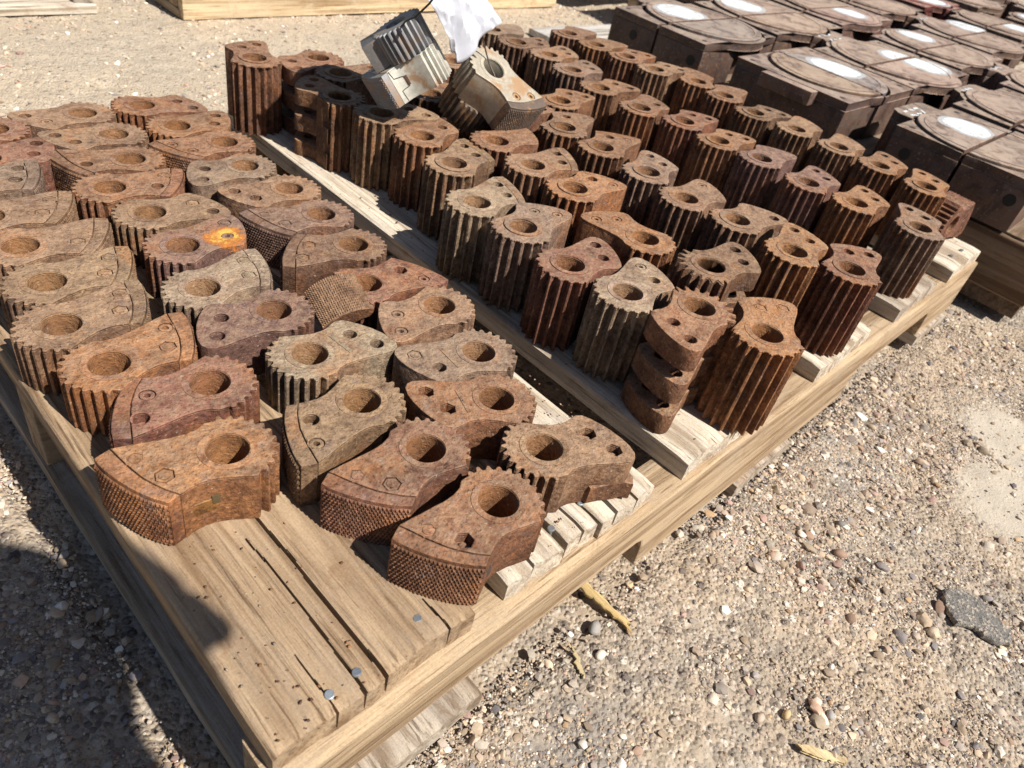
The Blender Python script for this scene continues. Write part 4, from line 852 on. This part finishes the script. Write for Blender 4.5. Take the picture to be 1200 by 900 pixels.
# ------------------------------------------------------------------ big steel ram blocks on the right pallet
HB = .087
def disc_pts(cx, r, s0=0, s1=180, n=26, gap=0.0):
    return [(cx + r * math.cos(math.radians(s0 + (s1 - s0) * i / n)), r * math.sin(math.radians(s0 + (s1 - s0) * i / n))) for i in range(n + 1)]
def block(x0, x1, ys, sgn, cx, r, color, label, white=None, tabs=True, hole=None, group='split-disc steel blocks on the right pallet', H=HB, disc_col=None, notes=False, depth=.118, rotz=0.0, plain=False):
    t = empty('steel_ram_block', (cx, ys, .0) if not plain else (ys, cx, .0), rotz); tag(t, label, 'steel block', group)
    X0, X1 = x0 - cx, x1 - cx; g = .0015
    def fl(P): return [(x, y * sgn) for x, y in P]
    end = [(X1, depth), (.092, depth), (.092, depth + .038), (.072, depth + .046), (-.03, depth + .046), (-.045, depth + .03), (-.045, depth), (X0, depth)] if tabs else \
          [(X1, depth), (.07, depth), (.07, depth - .035), (-.035, depth - .035), (-.035, depth), (X0, depth)]
    if plain: end = [(X1, depth), (X0, depth)]
    low = extrude('block_base', [fl([(X0, g), (X1, g)] + end)], 0, H - .016, .002)
    link('block_base', low, BLOCK, t, None, color)
    bite = [(x, y + g) for x, y in disc_pts(0, r + .0085)][::-1]
    up = extrude('top_plate', [fl([(X0, g)] + bite + [(X1, g)] + end)], H - .0158, H, .0016)
    link('top_plate', up, BLOCK, t, None, jit(color, .06))
    for hx, hy in ((X0 + .022, depth - .018), (X1 - .022, depth - .018)):
        if abs(hx) > r * .55: link('bolt_hole', extrude('bolt_hole', [circ(hx, hy * sgn, .0055, 16)], H - .0002, H + .0003, .00005), MINERAL, t, None, (.03, .025, .022))
    dh = disc_pts(0, r); dm = extrude('seal_half_disc', [fl([(x, y + g + .0004) for x, y in dh])], H - .0155, H + .0035, .0018)
    link('seal_half_disc', dm, BLOCK, t, None, disc_col or tuple(v * 1.35 for v in color))
    ri = [(x, y + .003) for x, y in disc_pts(0, r * .87)]; ro_ = [(x, y + .003) for x, y in disc_pts(0, r * .90)][::-1]
    link('seal_rim', extrude('seal_rim', [fl(ri + ro_)], H + .0033, H + .0044, .0003), BLOCK, t, None, tuple(min(v * 1.7, .8) for v in color))
    if white:  # uneven white oval laid on the half disc over a wider grey one
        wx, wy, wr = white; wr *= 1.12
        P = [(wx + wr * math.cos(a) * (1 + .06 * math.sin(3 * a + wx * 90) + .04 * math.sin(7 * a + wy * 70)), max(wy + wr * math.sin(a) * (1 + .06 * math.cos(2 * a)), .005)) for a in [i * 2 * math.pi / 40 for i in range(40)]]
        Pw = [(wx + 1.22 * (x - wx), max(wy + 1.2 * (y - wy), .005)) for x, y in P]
        link('grey_oval', extrude('grey_oval', [fl(Pw)], H + .0030, H + .0036, .0002), MINERAL, t, None, (.44, .45, .46))
        link('white_oval', extrude('white_oval', [fl(P)], H + .0032, H + .0039, .0002), WHITE, t)
    if hole is not None:
        hm = extrude('side_hole', [circ(0, 0, .010, 20)], 0, .002, .0003)
        hm.transform(Matrix(((0, 0, 1, 0), (1, 0, 0, 0), (0, 1, 0, 0), (0, 0, 0, 1))))
        link('side_hole', hm, MINERAL, t, (X0 - .0009, hole * sgn, H * .56), (.012, .011, .010))
    if notes:
        # white paint-marker strokes on the tab
        for k in range(6):
            x = -.018 + (k % 3) * .024 + random.uniform(-.003, .003); y = depth + .012 + (k // 3) * .018; a = random.uniform(-.6, .9); L_ = random.uniform(.006, .011)
            q = [(x - L_ * math.cos(a), y - L_ * math.sin(a)), (x + L_ * math.cos(a), y + L_ * math.sin(a))]
            nn = (-math.sin(a) * .0024, math.cos(a) * .0024)
            pl = [(q[0][0] + nn[0], q[0][1] + nn[1]), (q[1][0] + nn[0], q[1][1] + nn[1]), (q[1][0] - nn[0], q[1][1] - nn[1]), (q[0][0] - nn[0], q[0][1] - nn[1])]
            link('paint_mark', extrude('paint_mark', [fl(pl)], H - .0002, H + .0006, .0002), WHITE, t)
    return t
BC = (.34, .24, .185); BD = (.25, .185, .15)
block(1.335, 1.612, .120, 1, 1.462, .122, BD, 'steel block with white-spotted half disc and marked tab, behind the front corner jaws', (.028, .05, .040), True, .085, notes=True)
block(1.335, 1.625, .117, -1, 1.462, .122, BC, 'pinkish-brown steel block at the right edge, lowest in the picture, round side hole', None, False, .095, disc_col=(.42, .32, .24))
# the middle near pair is split the other way, its seam running toward the camera
t = block(.335, .575, 1.487, 1, .452, .116, BD, 'dark steel block, rusty orange half disc, middle of the near row facing the jaws', None, False, disc_col=(.44, .31, .20), depth=.146, rotz=math.pi / 2, plain=True)
link('overhanging_ledge', box(-.055, .055, .140, .172, HB - .026, HB - .001, .002), BLOCK, t, None, jit(BC))
link('side_lug', box(.085, .128, .05, .118, .0, HB - .003, .002), BLOCK, t, None, jit(BC))
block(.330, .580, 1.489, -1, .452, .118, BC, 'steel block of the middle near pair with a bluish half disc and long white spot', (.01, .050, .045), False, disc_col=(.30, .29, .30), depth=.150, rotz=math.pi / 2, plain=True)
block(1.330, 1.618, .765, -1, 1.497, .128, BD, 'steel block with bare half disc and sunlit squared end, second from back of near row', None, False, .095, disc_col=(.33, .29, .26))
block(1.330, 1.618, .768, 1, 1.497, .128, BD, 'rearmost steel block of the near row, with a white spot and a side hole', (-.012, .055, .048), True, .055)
cols = [
 # cx, x0, x1, r, rows: (ys, white lower, white upper)
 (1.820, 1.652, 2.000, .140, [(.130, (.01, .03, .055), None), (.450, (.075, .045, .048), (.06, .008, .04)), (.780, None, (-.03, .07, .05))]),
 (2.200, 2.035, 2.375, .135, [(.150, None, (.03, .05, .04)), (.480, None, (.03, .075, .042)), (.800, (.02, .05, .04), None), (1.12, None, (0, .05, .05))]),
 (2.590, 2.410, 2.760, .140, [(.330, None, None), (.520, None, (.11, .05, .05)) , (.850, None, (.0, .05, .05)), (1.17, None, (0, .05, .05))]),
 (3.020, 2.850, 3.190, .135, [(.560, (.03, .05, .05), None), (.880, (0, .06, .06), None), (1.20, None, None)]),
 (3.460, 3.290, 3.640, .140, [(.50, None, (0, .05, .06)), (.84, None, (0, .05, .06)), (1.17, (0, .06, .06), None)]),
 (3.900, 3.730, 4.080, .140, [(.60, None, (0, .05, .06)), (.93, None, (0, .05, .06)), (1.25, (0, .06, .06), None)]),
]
names = ['second', 'third', 'fourth', 'fifth', 'sixth', 'seventh']
for ci, (cx, x0, x1, r, rws) in enumerate(cols):
    for ri, (ys, wl, wu) in enumerate(rws):
        red = ci == 3 and ri == 1
        cA = (.36, .08, .07) if red else jit(BC, .12); cB = (.34, .09, .08) if red else jit(BC, .12)
        if ci == 2 and ri == 0: continue
        rn = ['nearest', 'second', 'third', 'fourth'][ri]
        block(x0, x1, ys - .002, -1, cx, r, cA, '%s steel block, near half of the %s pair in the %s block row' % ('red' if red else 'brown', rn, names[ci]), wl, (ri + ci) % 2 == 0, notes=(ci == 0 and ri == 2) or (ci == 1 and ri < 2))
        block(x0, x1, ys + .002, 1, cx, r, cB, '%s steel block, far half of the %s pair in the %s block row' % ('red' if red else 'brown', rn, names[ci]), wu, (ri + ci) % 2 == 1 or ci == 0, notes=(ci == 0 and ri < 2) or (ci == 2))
# pallets under the far rows
for i, (a, b, y0_, y1_) in enumerate(((2.86, 4.12, .38, 1.45), (2.03, 2.80, .955, 1.36))):
    pp = empty('wooden_pallet', (a, y0_, GZ)); tag(pp, ('wooden pallet under the furthest steel blocks at the top right corner', 'wooden pallet behind the first block pallet, holding its hindmost blocks')[i], 'pallet', 'wooden pallets')
    for k in range(6): P3(plank('deck_board', a, b, y0_ + k * .18, y0_ + k * .18 + .12, -.022, -.0005, 'x', GREYW, pp, .0005, (), .004, .006, .05), pp)
    for x in (a, (a + b) / 2, b - .04): P3(notched_stringer(pp, y0_, y1_, x, x + .04, -.131, -.0225, (), TAN, 'y'), pp)

# ------------------------------------------------------------------ single pebbles, chips and splinters worth picking out
def pebble(x, y, r, flat, col, label, name='pebble', cat='pebble', ang=0, grp='pebbles one can pick out in the dirt'):
    v = IV2.copy(); rr = np.random.default_rng(int(x * 9999) % 997); v = v * (1 + rr.uniform(-.10, .10, (len(v), 1))) * np.array([r, r * .68, r * flat])
    me = npmesh(name, v, IF2); me.shade_smooth()
    o = link(name, me, MINERAL, None, (x, y, GZ - .004 + min(float(ground_h(x, y)), .004) + r * flat * .45), col); o.rotation_euler = (.1, .1, ang)
    return tag(o, label, cat, grp)
pebble(.581, -.128, .0075, .6, (.33, .22, .16), 'smooth reddish-brown pebble on bare dirt right of the pallet', ang=-1.0)
pebble(.447, -.184, .0036, .7, (.75, .70, .62), 'tiny round white pebble below the reddish-brown one')
pebble(.620, -.110, .0062, .6, (.24, .22, .21), 'dark grey pebble above the reddish-brown one', ang=-.8)
pebble(.40, -.205, .0048, .7, (.42, .40, .39), 'bluish-grey oval pebble near the bottom right splinter', ang=.6)
pebble(.372, -.179, .0050, .8, (.62, .44, .24), 'honey-coloured rounded pebble at the bottom edge')
pebble(.352, -.165, .0058, .7, (.50, .40, .32), 'light brown pebble beside the honey-coloured one')
pebble(.300, -.020, .0080, .55, (.34, .32, .30), 'grey angular stone just off the pallet rail by the yellow splinter', ang=.4)
pebble(.285, -.040, .0060, .6, (.70, .64, .54), 'cream stone among pebbles below the pallet rail')
def asphalt_material():
    N = NT('broken_asphalt'); v = N.vec(False); ve = N.n('ShaderNodeTexVoronoi'); N.l(v, ve.inputs['Vector']); ve.inputs['Scale'].default_value = 420
    h = N.n('ShaderNodeSeparateColor'); N.l(ve.outputs['Color'], h.inputs[0]); n = N.noise(v, 120, 6, .75)
    c = N.mix(N.ramp(h.outputs[0], (.72, 0), (.78, 1)), N.mix(N.ramp(n, (.35, 0), (.65, 1)), (.13, .125, .12), (.27, .25, .225)), (.44, .38, .31))
    N.l(c, N.b.inputs['Base Color']); N.b.inputs['Roughness'].default_value = .9
    N.l(N.bump(n, 1.0, .004, N.bump(ve.outputs['Distance'], .8, .0015)), N.b.inputs['Normal']); return N.m
ASPHALT = asphalt_material()
def chunk(name, pts, z, th, col, label, cat, mat=MINERAL):
    z = GZ - .0035 + max(min(float(ground_h(*p)), .004) for p in pts) + (z - GZ) * .15
    o = blob(name, pts, z, th, mat, col, .0015); return tag(o, label, cat)
chunk('asphalt_chunk', [(0.6244, -0.2209), (0.6426, -0.2319), (0.6491, -0.2533), (0.6416, -0.2689), (0.6345, -0.29), (0.6163, -0.2935), (0.6037, -0.278), (0.6063, -0.2601), (0.5927, -0.2473), (0.6026, -0.2332)], GZ - .002, .007, (.13, .125, .12), 'flat black broken piece of asphalt at the right edge', 'asphalt', ASPHALT)
chunk('wood_splinter', [(0.32, 0.0324), (0.3272, 0.0235), (0.3264, -0.0092), (0.3257, -0.0384), (0.3204, -0.0387), (0.3176, -0.0093), (0.3166, 0.0163)], GZ + .004, .004, (.62, .46, .22), 'yellow wood splinter poking out from under the front rail', 'splinter', WOOD_Y)
chunk('wood_splinter', [(.352, -.196), (.366, -.214), (.376, -.232), (.371, -.232), (.357, -.213)], GZ + .001, .003, (.66, .52, .30), 'straw-yellow splinter at the bottom edge of the picture', 'splinter', WOOD_Y)
chunk('dry_leaf', [(.268, -.018), (.271, -.022), (.262, -.040), (.256, -.046), (.259, -.034)], GZ + .004, .002, (.52, .42, .24), 'curled dry leaf among the pebbles below the front rail', 'leaf')

# ------------------------------------------------------------------ the photographer (only the shadow falls in the picture)
def skin_fig(name, pts, edges, radii, mat, color, parent=None, root=0, sub=2):
    me = bpy.data.meshes.new(name); me.from_pydata([tuple(p) for p in pts], edges, []); me.update()
    o = bpy.data.objects.new(name, me); COL.objects.link(o)
    o.modifiers.new('skin', 'SKIN').use_smooth_shade = True
    sv = me.skin_vertices[0].data if me.skin_vertices else None
    if sv is None:
        me.attributes  # layer is made with the modifier in the UI only
    o.modifiers.new('sub', 'SUBSURF').levels = sub; o.modifiers['sub'].render_levels = sub
    return o, sv
def limb(name, pts, rad, mat, color, parent, n=12):
    """tapered rounded limb along a path"""
    P = smooth(pts, 6); R = np.interp(np.linspace(0, 1, len(P)), np.linspace(0, 1, len(rad)), rad)
    V = []; F = []; a = None
    for i, p in enumerate(P):
        d = (P[min(i + 1, len(P) - 1)] - P[max(i - 1, 0)]).normalized()
        a = d.orthogonal().normalized() if a is None else (a - d * a.dot(d)).normalized(); b = d.cross(a)
        for k in range(n):
            t_ = 2 * math.pi * k / n; V.append(p + a * R[i] * math.cos(t_) + b * R[i] * math.sin(t_))
    for i in range(len(P) - 1):
        for k in range(n): F.append((i * n + k, i * n + (k + 1) % n, (i + 1) * n + (k + 1) % n, (i + 1) * n + k))
    F.append(tuple(range(n))[::-1]); F.append(tuple((len(P) - 1) * n + k for k in range(n)))
    return V, F
def merge_remesh(name, parts, mat, color, parent, vox=.006):
    V = []; F = []
    for v, f in parts:
        k = len(V); V += v; F += [tuple(i + k for i in q) for q in f]
    me = mesh(name, V, F); o = link(name, me, mat, parent, None, color)
    m = o.modifiers.new('r', 'REMESH'); m.mode = 'VOXEL'; m.voxel_size = vox; m.use_smooth_shade = True
    return o
C = Vector(CP); R_, D_, Fw = Vector(CR[0]), Vector(CR[1]), Vector(CR[2])
ph = empty('phone'); tag(ph, 'phone held by the photographer behind the lens, out of the picture', 'phone')
pc = C - Fw * .014 + R_ * .058 + D_ * .018
ph.location = pc; ph.rotation_mode = 'QUATERNION'
ph.rotation_quaternion = Matrix((R_, -D_, -Fw)).transposed().to_quaternion()
link('case', box(-.074, .074, -.037, .037, -.004, .004, .003), MINERAL, ph, None, (.05, .05, .055))
link('lens_ring', extrude('lens_ring', [circ(0, 0, .008, 24), circ(0, 0, .006, 24)], -.0055, -.0035, .0004), NAIL, ph, (-.048, .018, 0), (.3, .3, .3))
per = empty('person', (-.15, -1.0, GZ)); tag(per, 'crouching photographer in dark shirt and jeans holding the phone, seen only by the shadow', 'person')
def rel(parts): return [([Vector(p) - Vector(per.location) for p in v], f) for v, f in parts]
per.location = (0.018, -.735, GZ)
wr = pc + R_ * .055 + D_ * .060 - Fw * .050; wl = Vector((-0.252, -.495, .19))
el_r = Vector((0.128, -.46, .24)); el_l = Vector((-0.292, -.655, .24)); sh_r = Vector((0.188, -.615, .47)); sh_l = Vector((-0.152, -.615, .47))
hands = []
palm = wr + (pc + R_ * .07 - wr) * .5
hands.append(limb('p', [wr + (el_r - wr) * .25, wr, palm], [.026, .026, .034], None, None, None))
for k in range(4):
    b0 = palm + D_ * (.018 - .013 * k); t0 = pc + R_ * (.072 - .004 * k) + D_ * (.024 - .019 * k) - Fw * .014
    hands.append(limb('f', [b0, (b0 + t0) / 2 + R_ * .026, t0 + R_ * .006, t0 + Fw * .022 - R_ * .004], [.0100, .0095, .0085, .0068], None, None, None, 8))
tb = palm - Fw * .01; hands.append(limb('t', [tb, tb - R_ * .026 - Fw * .010, pc + R_ * .030 - Fw * .014 + D_ * .022], [.013, .012, .009], None, None, None, 8))
lp = wl + Vector((.02, .05, -.01)); hands.append(limb('p', [wl, lp], [.026, .032], None, None, None))
for k in range(4): hands.append(limb('f', [lp + Vector((-.024 + .016 * k, .01, 0)), lp + Vector((-.022 + .016 * k, .045, -.005)), lp + Vector((-.020 + .015 * k, .068 - .004 * abs(k - 1), -.028))], [.009, .0085, .007], None, None, None, 8))
hands.append(limb('t', [lp, lp + Vector((.035, .02, -.01)), lp + Vector((.045, .045, -.02))], [.012, .010, .008], None, None, None, 8))
neck = Vector((.010, -.550, .53)); hd = Vector((.024, -.462, .700))
hips = Vector((0.018, -.885, .06))
bodyp = hands + [limb('a', [sh_r, el_r, wr], [.052, .043, .026], None, None, None), limb('a', [sh_l, el_l, wl], [.052, .043, .026], None, None, None),
    limb('n', [neck + Vector((0, -.05, -.06)), neck, hd + Vector((0, -.03, -.05))], [.055, .050, .048], None, None, None),
    limb('h', [hd + Vector((0, .02, -.10)), hd + Vector((0, .02, -.06)), hd, hd + Vector((0, -.02, .07)), hd + Vector((0, -.02, .105))], [.03, .058, .074, .066, .02], None, None, None, 18),
    limb('nose', [hd + Vector((0, .066, .0)), hd + Vector((0, .094, -.025))], [.011, .011], None, None, None, 8),
    limb('lips', [hd + Vector((-.018, .070, -.048)), hd + Vector((0, .078, -.050)), hd + Vector((.018, .070, -.048))], [.005, .008, .005], None, None, None, 8),
    limb('ear', [hd + Vector((.073, 0, .01)), hd + Vector((.080, -.01, -.03))], [.012, .009], None, None, None, 8), limb('ear', [hd + Vector((-.073, 0, .01)), hd + Vector((-.080, -.01, -.03))], [.012, .009], None, None, None, 8),
    limb('b', [hips, hips + Vector((0, .04, .14)), Vector((.018, -.685, .38)), neck + Vector((0, -.04, -.03))], [.15, .145, .145, .08], None, None, None, 16)]
LEG = []
for s_ in (-1, 1):
    hip = hips + Vector((s_ * .09, 0, 0)); kn = Vector((.018 + s_ * .25, -.535, .17)); an = Vector((.018 + s_ * .20, -.785, GZ + .07)); LEG.append((hip, kn, an))
    bodyp += [limb('l', [hip, kn], [.09, .062], None, None, None), limb('l', [kn, an], [.060, .042], None, None, None),
              limb('foot', [an + Vector((0, -.05, -.035)), an + Vector((0, .06, -.035)), an + Vector((0, .17, -.045))], [.034, .04, .026], None, None, None)]
merge_remesh('body', rel(bodyp), SKIN, (.42, .25, .18), per)
cl = [limb('a', [sh_r, el_r, el_r + (wr - el_r) * .45], [.062, .054, .044], None, None, None), limb('a', [sh_l, el_l, el_l + (wl - el_l) * .45], [.062, .054, .044], None, None, None),
      limb('b', [hips + Vector((0, 0, -.02)), hips + Vector((0, .04, .14)), Vector((.018, -.685, .38)), neck + Vector((0, -.05, -.045))], [.162, .156, .156, .070], None, None, None, 16),
      limb('s', [sh_l, (sh_l + sh_r) / 2 + Vector((0, 0, .01)), sh_r], [.066, .080, .066], None, None, None)]
merge_remesh('shirt', rel(cl), CLOTH, (.05, .06, .08), per, .008)
je = []
for hip, kn, an in LEG: je += [limb('l', [hip, kn], [.105, .076], None, None, None), limb('l', [kn, an + Vector((0, 0, .03))], [.074, .056], None, None, None)]
merge_remesh('jeans', rel(je), CLOTH, (.06, .09, .15), per, .008)
hair = [limb('h', [hd + Vector((0, -.035, -.03)), hd + Vector((0, -.03, .04)), hd + Vector((0, -.028, .10))], [.066, .074, .045], None, None, None, 18)]
capb = [limb('cap', [hd + Vector((0, -.03, .045)), hd + Vector((0, -.02, .095)), hd + Vector((0, -.02, .115))], [.090, .082, .03], None, None, None, 18), limb('brim', [hd + Vector((0, .03, .058)), hd + Vector((0, .15, .040))], [.05, .045], None, None, None, 12)]  # unseen cap and brim, added to broaden the cast shadow
capb[1] = ([Vector((v[0], v[1], hd[2] + .050 + (v[2] - hd[2] - .050) * .16)) for v in capb[1][0]], capb[1][1])
merge_remesh('cap', rel(capb), CLOTH, (.10, .10, .11), per, .005)
merge_remesh('hair', rel(hair), CLOTH, (.05, .035, .025), per, .006)
for sx in (-1, 1):
    e = mesh('eye', [tuple(v) for v in (IV2 * .011 + np.array(hd + Vector((sx * .028, .062, .012)) - Vector(per.location)))], [tuple(f) for f in IF2], 60)
    link('eye', e, MINERAL, per, None, (.75, .73, .70))
